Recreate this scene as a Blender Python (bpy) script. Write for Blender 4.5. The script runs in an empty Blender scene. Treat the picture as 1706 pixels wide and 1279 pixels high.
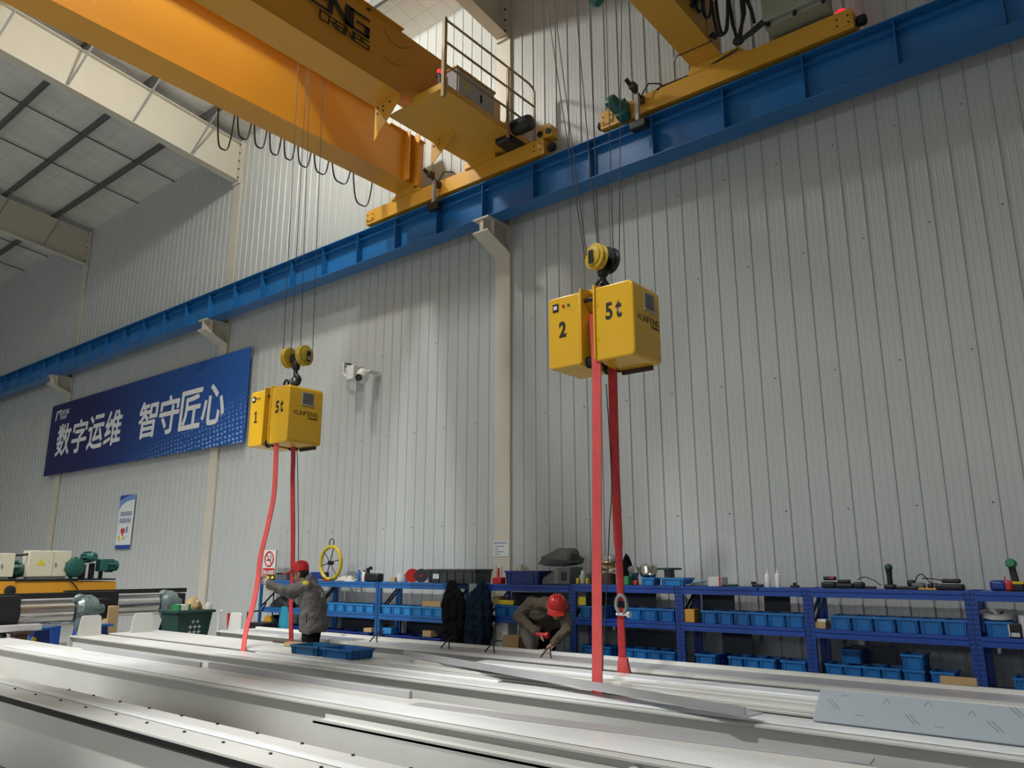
import bpy, bmesh, math, random
from mathutils import Vector, Matrix
random.seed(7)
SC = bpy.context.scene
COL = SC.collection
PI = math.pi

# ------------------------------------------------------------------ camera
F_PX, CX, CY = 1290.0, 853.0, 639.5
PITCH, YAW, EYE = math.radians(13.2), math.radians(39.0), 1.7
FW = Vector((-math.sin(YAW) * math.cos(PITCH), math.cos(YAW) * math.cos(PITCH), math.sin(PITCH)))
RT = Vector((math.cos(YAW), math.sin(YAW), 0.0))
UP = RT.cross(FW)
ORG = Vector((0, 0, EYE))
cam = bpy.data.cameras.new('camera')
cam.sensor_width = 36.0
cam.lens = F_PX / 1706.0 * 36.0
cam.clip_end = 200
camo = bpy.data.objects.new('camera', cam)
COL.objects.link(camo)
camo.matrix_world = Matrix(((RT.x, UP.x, -FW.x, 0), (RT.y, UP.y, -FW.y, 0), (RT.z, UP.z, -FW.z, EYE), (0, 0, 0, 1)))
SC.camera = camo

# ------------------------------------------------------------------ world, view
w = bpy.data.worlds.new('world'); SC.world = w; w.use_nodes = True
w.node_tree.nodes['Background'].inputs[0].default_value = (0.75, 0.85, 1.0, 1)
w.node_tree.nodes['Background'].inputs[1].default_value = 0.6
SC.view_settings.view_transform = 'Standard'
SC.view_settings.look = 'None'
SC.view_settings.exposure = 0.48
SC.view_settings.gamma = 1.0
SC.view_settings.use_curve_mapping = False

# ------------------------------------------------------------------ large lights
def area(name, loc, rot, sx, sy, watts, col):
    l = bpy.data.lights.new(name, 'AREA'); l.shape = 'RECTANGLE'; l.size = sx; l.size_y = sy
    l.energy = watts; l.color = col
    o = bpy.data.objects.new(name, l); COL.objects.link(o); o.location = loc; o.rotation_euler = rot
    return o
DAY = (0.93, 0.97, 1.0)
LAMPC = (1.0, 0.998, 0.98)
WARMC = (1.0, 0.96, 0.88)
# daylight coming in through the long window band of the wall behind the camera
area('window_daylight', (-14.0, -19.6, 6.6), (math.radians(90), 0, 0), 42, 2.6, 480, DAY)
# high bay lamps: (x, y, z, watts)
LAMPS = [(-11.8, 6.3, 13.25, 850, 0), (-20.6, -3.0, 14.1, 3000, 63), (-11.8, -3.0, 14.1, 5200, 63), (-2.6, -3.0, 14.1, 2900, 63),
         (-9.45, 3.6, 13.6, 1300, 60), (-29.0, -3.0, 14.1, 1500, 63)]

# ------------------------------------------------------------------ helpers
def at(px, py, Y):
    d = FW * F_PX + RT * (px - CX) + UP * (CY - py)
    return ORG + d * (Y / d.y)
def atx(px, py, X):
    d = FW * F_PX + RT * (px - CX) + UP * (CY - py)
    return ORG + d * (X / d.x)
def atz(px, py, Z):
    d = FW * F_PX + RT * (px - CX) + UP * (CY - py)
    return ORG + d * ((Z - EYE) / d.z)

class MB:
    def __init__(s): s.v = []; s.f = []
    def add(s, vs, fs):
        b = len(s.v); s.v += [tuple(x) for x in vs]; s.f += [tuple(i + b for i in q) for q in fs]; return s
    def box(s, x0, x1, y0, y1, z0, z1):
        return s.add([(x0,y0,z0),(x1,y0,z0),(x1,y1,z0),(x0,y1,z0),(x0,y0,z1),(x1,y0,z1),(x1,y1,z1),(x0,y1,z1)],
                     [(0,3,2,1),(4,5,6,7),(0,1,5,4),(1,2,6,5),(2,3,7,6),(3,0,4,7)])
    def obox(s, c, a, b, cc):      # centre and three half-axis vectors
        c, a, b, cc = Vector(c), Vector(a), Vector(b), Vector(cc)
        vs = [c + a*i + b*j + cc*k for k in (-1,1) for (i,j) in ((-1,-1),(1,-1),(1,1),(-1,1))]
        return s.add(vs, [(0,3,2,1),(4,5,6,7),(0,1,5,4),(1,2,6,5),(2,3,7,6),(3,0,4,7)])
    def bar(s, p, q, w, h, up=(0,0,1)):
        p, q = Vector(p), Vector(q); d = (q - p); L = d.length; d.normalize()
        u = Vector(up)
        if abs(d.dot(u)) > .99: u = Vector((0,1,0))
        sd = d.cross(u).normalized(); u2 = sd.cross(d)
        return s.obox((p+q)/2, d*L/2, sd*w/2, u2*h/2)
    def prism(s, poly, axis, a, b):  # poly 2D list; axis 'x': (y,z), 'y': (x,z), 'z': (x,y)
        n = len(poly)
        def P(u, v, t): return {'x': (t,u,v), 'y': (u,t,v), 'z': (u,v,t)}[axis]
        vs = [P(u,v,a) for u,v in poly] + [P(u,v,b) for u,v in poly]
        fs = [tuple(range(n)), tuple(range(2*n-1, n-1, -1))] + [(i, i+n, (i+1)%n+n, (i+1)%n) for i in range(n)]
        return s.add(vs, fs)
    def tube(s, path, r, n=8, closed=False, caps=True):
        P = [Vector(p) for p in path]; m = len(P)
        R = r if isinstance(r, (list, tuple)) else [r]*m
        vs = []; nrm = None
        for i in range(m):
            if closed: t = (P[(i+1)%m] - P[i-1])
            else: t = (P[min(i+1,m-1)] - P[max(i-1,0)])
            t.normalize()
            if nrm is None:
                nrm = t.orthogonal().normalized()
            else:
                nrm = (nrm - t*nrm.dot(t))
                nrm = nrm.normalized() if nrm.length > 1e-6 else t.orthogonal().normalized()
            bn = t.cross(nrm)
            for k in range(n):
                a = 2*PI*k/n
                vs.append(P[i] + (nrm*math.cos(a) + bn*math.sin(a))*R[i])
        fs = []
        for i in range(m if closed else m-1):
            j = (i+1) % m
            for k in range(n):
                l = (k+1) % n
                fs.append((i*n+k, i*n+l, j*n+l, j*n+k))
        if caps and not closed:
            fs.append(tuple(range(n-1,-1,-1))); fs.append(tuple(range((m-1)*n, m*n)))
        return s.add(vs, fs)
    def lathe(s, prof, c, axis=(0,0,1), n=16, arc=1.0):   # prof [(r, h)]
        c = Vector(c); ax = Vector(axis).normalized(); u = ax.orthogonal().normalized(); v = ax.cross(u)
        vs = []; m = len(prof)
        for r, h in prof:
            for k in range(n):
                a = 2*PI*k/n
                vs.append(c + ax*h + (u*math.cos(a)+v*math.sin(a))*max(r,1e-4))
        fs = [(i*n+k, i*n+(k+1)%n, (i+1)*n+(k+1)%n, (i+1)*n+k) for i in range(m-1) for k in range(n)]
        fs.append(tuple(range(n-1,-1,-1))); fs.append(tuple(range((m-1)*n, m*n)))
        return s.add(vs, fs)
    def ribbon(s, path, wd, w, t=0.01):
        P = [Vector(p) for p in path]; W = [Vector(x) for x in wd] if isinstance(wd[0], (tuple, Vector, list)) else [Vector(wd)]*len(P)
        ws = w if isinstance(w, (list, tuple)) else [w]*len(P)
        vs = []; m = len(P)
        for i in range(m):
            tg = (P[min(i+1,m-1)] - P[max(i-1,0)]).normalized(); nn = tg.cross(W[i]).normalized()
            a = W[i].normalized()*ws[i]/2; b = nn*t/2
            vs += [P[i]-a-b, P[i]+a-b, P[i]+a+b, P[i]-a+b]
        fs = [(i*4+k, i*4+(k+1)%4, i*4+4+(k+1)%4, i*4+4+k) for i in range(m-1) for k in range(4)]
        fs += [(3,2,1,0), tuple(range((m-1)*4, m*4))]
        return s.add(vs, fs)
    def ell(s, c, ra, rb, rc, ax=None, n=14, m=9):  # ellipsoid, ax three axis vectors
        c = Vector(c)
        A = ax or (Vector((1,0,0)), Vector((0,1,0)), Vector((0,0,1)))
        A = [Vector(x).normalized() for x in A]
        vs = []
        for i in range(m+1):
            ph = PI*i/m
            for k in range(n):
                th = 2*PI*k/n
                sp = max(math.sin(ph), 1e-3)
                vs.append(c + A[0]*ra*sp*math.cos(th) + A[1]*rb*sp*math.sin(th) + A[2]*rc*math.cos(ph))
        fs = [(i*n+k, (i+1)*n+k, (i+1)*n+(k+1)%n, i*n+(k+1)%n) for i in range(m) for k in range(n)]
        return s.add(vs, fs)
    def cap(s, p, q, r0, r1, n=10):   # tapered capsule
        p, q = Vector(p), Vector(q); d = (q-p); L = d.length; d.normalize()
        prof = []
        for k in range(4): a = PI/2*k/4; prof.append((r0*math.sin(a), -r0*math.cos(a)))
        prof.append((r0, 0)); prof.append((r1, L))
        for k in range(1,5): a = PI/2*k/4; prof.append((r1*math.cos(a), L+r1*math.sin(a)))
        return s.lathe(prof, p, d, n)
    def loft(s, rings):           # list of equal-length point lists
        n = len(rings[0]); vs = [p for r in rings for p in r]; m = len(rings)
        fs = [(i*n+k, i*n+(k+1)%n, (i+1)*n+(k+1)%n, (i+1)*n+k) for i in range(m-1) for k in range(n)]
        fs += [tuple(range(n-1,-1,-1)), tuple(range((m-1)*n, m*n))]
        return s.add(vs, fs)

def mesh_of(mb, name, smooth=True, ang=35):
    me = bpy.data.meshes.new(name); me.from_pydata(mb.v, [], mb.f)
    bm = bmesh.new(); bm.from_mesh(me); bmesh.ops.recalc_face_normals(bm, faces=bm.faces); bm.to_mesh(me); bm.free()
    if smooth:
        me.polygons.foreach_set('use_smooth', [True]*len(me.polygons))
        me.set_sharp_from_angle(angle=math.radians(ang))
    me.update()
    return me
def setp(o, label=None, cat=None, group=None, kind=None):
    if label: o['label'] = label
    if cat: o['category'] = cat
    if group: o['group'] = group
    if kind: o['kind'] = kind
    return o
def obj(name, mb, mat, parent=None, bevel=0.0, label=None, cat=None, group=None, kind=None, world=True, seg=2, ang=35):
    me = mb if isinstance(mb, bpy.types.Mesh) else mesh_of(mb, name, ang=ang)
    if mat is not None and not me.materials: me.materials.append(mat)
    o = bpy.data.objects.new(name, me); COL.objects.link(o)
    if parent is not None:
        o.parent = parent
        if world: o.matrix_parent_inverse = inv_of(parent)
    if bevel:
        b = o.modifiers.new('bevel', 'BEVEL'); b.width = bevel; b.segments = seg; b.limit_method = 'ANGLE'; b.angle_limit = math.radians(40)
    INV[o.name] = Matrix()
    return setp(o, label, cat, group, kind)
INV = {}
def inv_of(p): return INV.get(p.name, Matrix())
def thing(name, label, cat, loc=(0,0,0), group=None, kind=None, rotz=0.0):
    o = bpy.data.objects.new(name, None); COL.objects.link(o); o.empty_display_size = 0.1
    o.location = loc; o.rotation_euler = (0,0,rotz)
    INV[o.name] = (Matrix.Translation(Vector(loc)) @ Matrix.Rotation(rotz, 4, 'Z')).inverted()
    return setp(o, label, cat, group, kind)
KIDS = {}
def copy_tree(root, loc, label, rotz=0.0, group=None, scale=None):
    r = root.copy(); COL.objects.link(r); r.location = loc; r.rotation_euler = (0,0,rotz)
    if scale: r.scale = scale
    r['label'] = label
    if group: r['group'] = group
    for ch in KIDS[root.name]:
        c = ch.copy(); COL.objects.link(c); c.parent = r
        for g in KIDS.get(ch.name, []):
            d = g.copy(); COL.objects.link(d); d.parent = c
    return r
def kid(root, name, mb, mat, bevel=0.0, **k):
    o = obj(name, mb, mat, root, bevel=bevel, world=False, **k)
    KIDS.setdefault(root.name, []).append(o)
    return o
def dup_mesh(src, loc, parent=None, rot=None, label=None, **k):
    o = bpy.data.objects.new(src.name.split('.')[0], src.data); COL.objects.link(o)
    o.location = loc
    if rot: o.rotation_euler = rot
    if parent is not None: o.parent = parent; o.matrix_parent_inverse = inv_of(parent)
    return setp(o, label, **k)

# ------------------------------------------------------------------ materials
MATS = {}
def mat(name, rgb, rough=0.5, metal=0.0, var=0.06, scale=3.0, bump=0.0, bscale=40.0, emit=None, estr=0.0, alpha=None, coat=0.0, stretch=None, trans=0.0, spec=0.5):
    m = bpy.data.materials.new(name); m.use_nodes = True
    nt = m.node_tree; b = nt.nodes['Principled BSDF']
    b.inputs['Roughness'].default_value = rough; b.inputs['Metallic'].default_value = metal
    b.inputs['Base Color'].default_value = (*rgb, 1)
    b.inputs['Specular IOR Level'].default_value = spec
    if coat: b.inputs['Coat Weight'].default_value = coat; b.inputs['Coat Roughness'].default_value = 0.15
    if trans: b.inputs['Transmission Weight'].default_value = trans
    if emit: b.inputs['Emission Color'].default_value = (*emit, 1); b.inputs['Emission Strength'].default_value = estr
    if alpha is not None: b.inputs['Alpha'].default_value = alpha
    if var or bump:
        tc = nt.nodes.new('ShaderNodeTexCoord'); mp = nt.nodes.new('ShaderNodeMapping')
        nt.links.new(tc.outputs['Object'], mp.inputs['Vector'])
        if stretch: mp.inputs['Scale'].default_value = stretch
    if var:
        n = nt.nodes.new('ShaderNodeTexNoise'); n.inputs['Scale'].default_value = scale; n.inputs['Detail'].default_value = 5
        nt.links.new(mp.outputs[0], n.inputs['Vector'])
        mx = nt.nodes.new('ShaderNodeMixRGB')
        lo = [max(0, c*(1-var*2)) for c in rgb]; hi = [min(1, c*(1+var*1.4)) for c in rgb]
        mx.inputs[1].default_value = (*lo, 1); mx.inputs[2].default_value = (*hi, 1)
        nt.links.new(n.outputs['Fac'], mx.inputs[0]); nt.links.new(mx.outputs[0], b.inputs['Base Color'])
    if bump:
        n2 = nt.nodes.new('ShaderNodeTexNoise'); n2.inputs['Scale'].default_value = bscale; n2.inputs['Detail'].default_value = 4
        bp = nt.nodes.new('ShaderNodeBump'); bp.inputs['Strength'].default_value = bump; bp.inputs['Distance'].default_value = 0.03
        nt.links.new(mp.outputs[0], n2.inputs['Vector']); nt.links.new(n2.outputs['Fac'], bp.inputs['Height']); nt.links.new(bp.outputs[0], b.inputs['Normal'])
    MATS[name] = m
    return m

M_wall = mat('wall_sheet', (0.45, 0.475, 0.468), 0.42, 0.0, 0.07, 1.2, stretch=(2.5, 2.5, 0.12))
M_floor = mat('concrete_floor', (0.36, 0.365, 0.35), 0.45, 0, 0.15, 1.2, 0.1, 20)
M_ceil = mat('insulation_foil', (0.62, 0.62, 0.58), 0.5, 0.0, 0.1, 2.0, 0.7, 6, stretch=(1, .5, 1))
M_cream = mat('cream_steel', (0.54, 0.515, 0.43), 0.5, 0, 0.05, 1.5)
M_galv = mat('galvanised', (0.30, 0.31, 0.30), 0.45, 0.3, 0.1, 4)
M_beam = mat('blue_beam_paint', (0.014, 0.135, 0.37), 0.30, 0, 0.1, 1.0)
M_rail = mat('rusty_rail', (0.09, 0.05, 0.035), 0.7, 0.3, 0.2, 8)
M_org = mat('orange_paint', (0.60, 0.285, 0.022), 0.36, 0, 0.05, 1.0, coat=.1)
M_org2 = mat('amber_paint', (0.60, 0.315, 0.035), 0.4, 0, 0.05, 1.5)
M_yel = mat('yellow_paint', (0.70, 0.40, 0.014), 0.33, 0, 0.04, 2.0, coat=0.25)
M_yeld = mat('yellow_sheave', (0.55, 0.38, 0.03), 0.5, 0, 0.2, 14)
M_blk = mat('black_steel', (0.015, 0.016, 0.017), 0.45, 0.2, 0.2, 8)
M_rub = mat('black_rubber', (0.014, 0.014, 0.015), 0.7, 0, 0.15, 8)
M_ink = mat('black_print', (0.012, 0.010, 0.010), 0.5, 0, 0)
M_rope = mat('wire_rope', (0.055, 0.052, 0.048), 0.5, 0.4, 0.1, 20)
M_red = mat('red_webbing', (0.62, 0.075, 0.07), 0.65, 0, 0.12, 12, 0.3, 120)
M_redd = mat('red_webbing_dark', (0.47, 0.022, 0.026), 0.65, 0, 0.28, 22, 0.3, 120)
M_wht = mat('white_paint', (0.66, 0.665, 0.635), 0.36, 0, 0.045, 1.2, coat=.1)
M_film = mat('wrapped_film', (0.86, 0.90, 0.90), 0.25, 0.0, 0.04, 2.0, 0.2, 3.0, coat=.15, stretch=(.35, 2.2, 1))
M_alu = mat('aluminium', (0.60, 0.60, 0.62), 0.28, 0.35, 0.06, 3, stretch=(.3, 4, 4))
M_alud = mat('dull_alloy', (0.44, 0.435, 0.45), 0.38, 0.1, 0.1, 3, stretch=(.3, 4, 4))
M_chrome = mat('polished_drum', (0.62, 0.61, 0.58), 0.2, 0.95, 0.05, 3)
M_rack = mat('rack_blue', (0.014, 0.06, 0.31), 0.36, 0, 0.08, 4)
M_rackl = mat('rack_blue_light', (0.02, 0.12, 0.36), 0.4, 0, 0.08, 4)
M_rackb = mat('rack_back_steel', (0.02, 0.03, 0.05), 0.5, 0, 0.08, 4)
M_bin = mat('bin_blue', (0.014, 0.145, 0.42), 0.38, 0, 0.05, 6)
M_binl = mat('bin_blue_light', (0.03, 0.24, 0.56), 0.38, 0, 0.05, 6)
M_bind = mat('crate_navy', (0.012, 0.035, 0.22), 0.4, 0, 0.05, 6)
M_slot = mat('slot_dark', (0.006, 0.012, 0.04), 0.8, 0, 0)
M_grn = mat('motor_green', (0.015, 0.10, 0.085), 0.4, 0, 0.12, 8)
M_wrap = mat('wrapped_gearbox', (0.14, 0.20, 0.20), 0.15, 0, 0.4, 9, 0.9, 14, coat=.8)
M_cab = mat('cabinet_cream', (0.56, 0.54, 0.42), 0.45, 0, 0.04, 2)
M_cabg = mat('cabinet_grey', (0.40, 0.40, 0.38), 0.5, 0, 0.05, 2)
M_cabo = mat('cabinet_olive', (0.27, 0.28, 0.21), 0.5, 0, 0.05, 2)
M_white = mat('white_plastic', (0.72, 0.72, 0.69), 0.4, 0, 0.03, 4)
M_paper = mat('paper', (0.62, 0.66, 0.66), 0.7, 0, 0.03, 8)
M_ltr = mat('white_print', (0.70, 0.72, 0.72), 0.6, 0, 0.0)
M_grey = mat('grey_plastic', (0.10, 0.11, 0.115), 0.5, 0, 0.1, 6)
M_tub = mat('dark_grey_tub', (0.05, 0.055, 0.06), 0.5, 0, 0.1, 6)
M_tarp = mat('grey_tarp', (0.085, 0.09, 0.085), 0.75, 0, 0.15, 6, 0.5, 12)
M_card = mat('cardboard', (0.45, 0.31, 0.15), 0.8, 0, 0.08, 8)
M_tan = mat('tan_wood', (0.42, 0.30, 0.15), 0.75, 0, 0.15, 8, stretch=(.5, 6, 6))
M_yelp = mat('yellow_plastic', (0.60, 0.45, 0.02), 0.4, 0, 0.06, 6)
M_redp = mat('red_plastic', (0.50, 0.02, 0.02), 0.35, 0, 0.05, 6)
M_cap = mat('red_cap_cloth', (0.58, 0.012, 0.018), 0.6, 0, 0.05, 10)
M_green = mat('green_plastic', (0.03, 0.22, 0.08), 0.5, 0, 0.08, 6)
M_dgreen = mat('dark_green_plastic', (0.012, 0.055, 0.045), 0.45, 0, 0.1, 5)
M_cyan = mat('blue_cloth', (0.02, 0.28, 0.42), 0.8, 0, 0.15, 10)
M_brass = mat('brass', (0.45, 0.28, 0.06), 0.35, 0.8, 0.1, 10)
M_skin = mat('skin', (0.42, 0.235, 0.165), 0.55, 0, 0.06, 20)
M_hair = mat('black_hair', (0.012, 0.010, 0.010), 0.6, 0, 0.1, 40)
M_jkt = mat('grey_jacket', (0.125, 0.12, 0.115), 0.9, 0, 0.12, 9, 0.7, 16, spec=.15)
M_jkt2 = mat('olive_grey_jacket', (0.125, 0.105, 0.08), 0.9, 0, 0.14, 9, 0.7, 16, spec=.15)
M_trs = mat('black_trousers', (0.010, 0.010, 0.011), 0.9, 0, 0.1, 10, 0.4, 20, spec=.1)
M_glove = mat('white_glove', (0.50, 0.46, 0.42), 0.85, 0, 0.12, 20)
M_cloth_b = mat('black_cloth', (0.006, 0.006, 0.007), 0.95, 0, 0.2, 8, 0.7, 12, spec=.08)
M_cloth_n = mat('navy_cloth', (0.008, 0.015, 0.03), 0.95, 0, 0.2, 8, 0.7, 12, spec=.08)
M_rag = mat('pale_rag', (0.52, 0.50, 0.44), 0.9, 0, 0.2, 14, 0.8, 16)
M_steelg = mat('film_sheet', (0.33, 0.385, 0.43), 0.35, 0.05, 0.04, 1.5)
M_mark = mat('grey_marks', (0.13, 0.15, 0.15), 0.6, 0, 0)
M_signr = mat('sign_red', (0.55, 0.02, 0.025), 0.5, 0, 0)
M_signb = mat('sign_blue', (0.02, 0.06, 0.30), 0.5, 0, 0)
M_signl = mat('sign_lightblue', (0.13, 0.25, 0.55), 0.5, 0, 0)
M_yprint = mat('yellow_print', (0.62, 0.52, 0.02), 0.5, 0, 0)
M_lens = mat('dark_lens', (0.01, 0.01, 0.008), 0.12, 0, 0)
M_gled = mat('green_button', (0.01, 0.28, 0.09), 0.35, 0, 0)
M_glass = mat('window_glass', (0.85, 0.9, 0.95), 0.05, 0, 0, alpha=0.15)
M_lamp = mat('lamp_glow', (1, .95, .85), 0.5, 0, 0, emit=(1, .93, .8), estr=6)
M_beac = mat('red_beacon', (0.6, 0.02, 0.02), 0.3, 0, 0, emit=(1, .03, .04), estr=0.8)
M_raily = mat('dull_railing_paint', (0.36, 0.235, 0.10), 0.5, 0, .1, 4)
M_purl = mat('shaded_purlin_steel', (0.10, 0.105, 0.10), 0.55, 0.2, .1, 4)  # galvanised steel darkened: roof shade put into its base colour

# net pattern on the roof insulation: thin wire lines on the foil
def add_grid(m, sx, sy, dark, wdt):
    nt = m.node_tree; b = nt.nodes['Principled BSDF']; lk = b.inputs['Base Color'].links[0]; src = lk.from_socket
    tc = nt.nodes.new('ShaderNodeTexCoord'); br = nt.nodes.new('ShaderNodeTexBrick')
    br.offset = 0.0; br.inputs['Scale'].default_value = 1.0; br.inputs['Brick Width'].default_value = sx; br.inputs['Row Height'].default_value = sy
    br.inputs['Mortar Size'].default_value = wdt; br.inputs['Mortar Smooth'].default_value = 0.1
    nt.links.new(tc.outputs['Object'], br.inputs['Vector'])
    mx = nt.nodes.new('ShaderNodeMixRGB'); mx.inputs[2].default_value = (*dark, 1)
    nt.links.new(src, mx.inputs[1]); nt.links.new(br.outputs['Fac'], mx.inputs[0]); nt.links.new(mx.outputs[0], b.inputs['Base Color'])
add_grid(M_ceil, 0.45, 0.45, (0.42, 0.41, 0.38), 0.006)

# ------------------------------------------------------------------ lettering
def text_mesh(body, off=0.0):
    cu = bpy.data.curves.new('lettering', 'FONT'); cu.body = body; cu.size = 1; cu.offset = off; cu.resolution_u = 4
    o = bpy.data.objects.new('lettering_source', cu); COL.objects.link(o)
    dg = bpy.context.evaluated_depsgraph_get(); dg.update()
    me = bpy.data.meshes.new_from_object(o.evaluated_get(dg))
    bpy.data.objects.remove(o); bpy.data.curves.remove(cu)
    return me
def lettering(name, body, m, parent, c, ux, uz, wd, ht, off=0.0, shear=0.0, bold=0.0):
    """flat print: fitted to a box of width wd along ux and height ht along uz, centred on c"""
    me = text_mesh(body, off)
    xs = [v.co.x for v in me.vertices]; ys = [v.co.y for v in me.vertices]
    x0, x1, y0, y1 = min(xs), max(xs), min(ys), max(ys)
    c, ux, uz = Vector(c), Vector(ux), Vector(uz)
    for v in me.vertices:
        a = (v.co.x - x0)/(x1-x0) - .5; b = (v.co.y - y0)/(y1-y0) - .5
        v.co = c + ux*(a*wd + b*ht*shear) + uz*(b*ht)
    if bold:     # heavier strokes: the same flat glyph repeated with tiny shifts
        n = len(me.vertices); V0 = [v.co.copy() for v in me.vertices]; F0 = [tuple(p.vertices) for p in me.polygons]
        vs, fs = [], []; nn = ux.cross(uz)
        for k in range(9):
            d = Vector() if k == 8 else (ux*math.cos(k*PI/4) + uz*math.sin(k*PI/4))*bold
            b0 = len(vs); vs += [v + d + nn*(.0002*k) for v in V0]; fs += [tuple(i+b0 for i in q) for q in F0]
        me2 = bpy.data.meshes.new(name); me2.from_pydata(vs, [], fs); bpy.data.meshes.remove(me); me = me2
    me.name = name
    me.materials.clear(); me.materials.append(m)
    return obj(name, me, None, parent)
# squared techno lettering drawn as strokes on a 4 x 4 grid
GLY = {'K': [[(0,0),(0,4)],[(0,2),(1.6,2),(4,4)],[(1.6,2),(4,0)]], 'U': [[(0,4),(0,0),(4,0),(4,4)]], 'N': [[(0,0),(0,4)],[(0,4),(4,0)],[(4,0),(4,4)]],
       'F': [[(0,0),(0,4),(4,4)],[(0,2),(3,2)]], 'E': [[(4,0),(0,0),(0,4),(4,4)],[(0,2),(3.4,2)]], 'G': [[(4,4),(0,4),(0,0),(4,0),(4,2),(1.8,2)]],
       'C': [[(4,4),(0,4),(0,0),(4,0)]], 'R': [[(0,0),(0,4),(4,4),(4,2),(0,2)],[(1.6,2),(4,0)]], 'A': [[(0,4),(4,4),(4,0),(0,0),(0,2),(4,2)]],
       'e': [[(4,0),(0,0),(0,4),(4,4),(4,2),(0,2)]], 'S': [[(4,4),(0,4),(0,2),(4,2),(4,0),(0,0)]]}
def techno(name, word, m, parent, c, ux, uz, wd, ht, tv=0.8, th=0.5, thick=.002):
    c, ux, uz = Vector(c), Vector(ux).normalized(), Vector(uz).normalized(); nrm = ux.cross(uz)
    n = len(word); cw = wd/(n*5.0-1.0); ch = ht/4.0
    mb = MB()
    for i, g in enumerate(word):
        for st in GLY[g]:
            for (a, b), (a2, b2) in zip(st[:-1], st[1:]):
                p = c + ux*((i*5+a)*cw - wd/2) + uz*(b*ch - ht/2); q = c + ux*((i*5+a2)*cw - wd/2) + uz*(b2*ch - ht/2)
                d = (q-p); L = d.length; d.normalize(); sd = nrm.cross(d)
                vert = abs(d.dot(uz))
                t = (tv*cw if vert > .5 else th*ch)
                mb.obox((p+q)/2, d*(L/2 + (th*ch if vert > .9 else tv*cw)/2*(1 if vert > .9 or vert < .1 else .3)), sd*t/2, nrm*thick/2)
    return obj(name, mb, m, parent)

# ================================================================== STRUCTURE
YW = 10.30                       # inner face of the sheeted wall
X0, X1, Y0 = -46.0, 9.5, -20.0   # far end wall, near end wall, opposite wall
ROOF0, SL = 13.15, 0.12          # roof height at the wall, roof slope
RIDGE = -5.0
def roof_z(y): return ROOF0 + SL*(YW - y) if y > RIDGE else ROOF0 + SL*(YW - RIDGE) - SL*(RIDGE - y)

obj('floor', MB().box(X0, X1, Y0, YW+.2, -.2, 0), M_floor, kind='structure', label='smooth grey concrete workshop floor')
wb = obj('wall_back', MB().box(X0, X1, YW+.03, YW+.15, 0, 13.3), M_wall, kind='structure', label='tall wall of ribbed grey steel sheets behind the racks')
# one sheet module: flat pan with two faint stiffeners and a trapezoid rib on one side
PW = 0.262
def sheet_module():
    prof = [(0,0),(.010,-.017),(.026,-.017),(.040,0),(.100,0),(.106,-.0022),(.116,-.0022),(.122,0),(.178,0),(.184,-.0022),(.194,-.0022),(.200,0),(PW,0)]
    mb = MB(); n = len(prof)
    vs = [(x, y, 0) for x, y in prof] + [(x, y, 13.16) for x, y in prof] + [(x, .03, 0) for x, y in prof] + [(x, .03, 13.16) for x, y in prof]
    fs = [(i, i+1, n+i+1, n+i) for i in range(n-1)] + [(2*n+i+1, 2*n+i, 3*n+i, 3*n+i+1) for i in range(n-1)]
    fs += [(0, n, 3*n, 2*n), (n-1, 3*n-1, 4*n-1, 2*n-1)] + [(n+i, n+i+1, 3*n+i+1, 3*n+i) for i in range(n-1)]
    return mb.add(vs, fs)
me_sheet = mesh_of(sheet_module(), 'wall_panel', ang=15); me_sheet.materials.append(M_wall)
x = -1.56 - PW*165
while x < X1 - PW:
    o = bpy.data.objects.new('wall_panel', me_sheet); COL.objects.link(o); o.location = (x, YW, 0)
    o.parent = wb
    x += PW
# self-drilling screws in rows along the girts: too small to pick apart
mb = MB()
for zz in (2.4, 4.2, 5.9, 7.35):
    for k in range(0, 64, 3):
        xx = -1.56 - PW*60 + PW*(k + int(zz*10) % 3) + .23
        mb.lathe([(.009,0),(.009,.008),(.004,.012)], (xx, YW, zz), (0,-1,0), 6)
obj('wall_screws', mb, M_blk, wb, kind='stuff')
obj('wall_left', MB().box(X0-.2, X0, Y0, YW, 0, 16), M_wall, kind='structure')
obj('wall_right', MB().box(X1, X1+.2, Y0, YW, 0, 16), M_wall, kind='structure')
# opposite wall with a window band
wf = MB(); wf.box(X0, X1, Y0-.2, Y0, 0, 5.2); wf.box(X0, X1, Y0-.2, Y0, 8.0, 13.4)
for k in range(0, 7): wf.box(X0+k*9.0, X0+k*9.0+1.2, Y0-.2, Y0, 5.2, 8.0)
obj('wall_front', wf, M_wall, kind='structure')
for k in range(6):
    xa, xb = X0+k*9.0+1.2, min(X0+(k+1)*9.0, X1)
    fr = MB()
    fr.box(xa, xb, Y0-.14, Y0-.06, 5.2, 5.28); fr.box(xa, xb, Y0-.14, Y0-.06, 7.92, 8.0)
    for j in range(7): fr.box(xa+j*(xb-xa-.08)/6, xa+.08+j*(xb-xa-.08)/6, Y0-.14, Y0-.06, 5.28, 7.92)
    wo = obj('window_%d' % (k+1), fr, M_galv, kind='structure')
    for j in range(6):
        a = xa+.08+j*(xb-xa-.08)/6
        obj('pane', MB().box(a, a+(xb-xa-.08)/6-.08, Y0-.105, Y0-.095, 5.28, 7.92), M_glass, wo)
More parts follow.
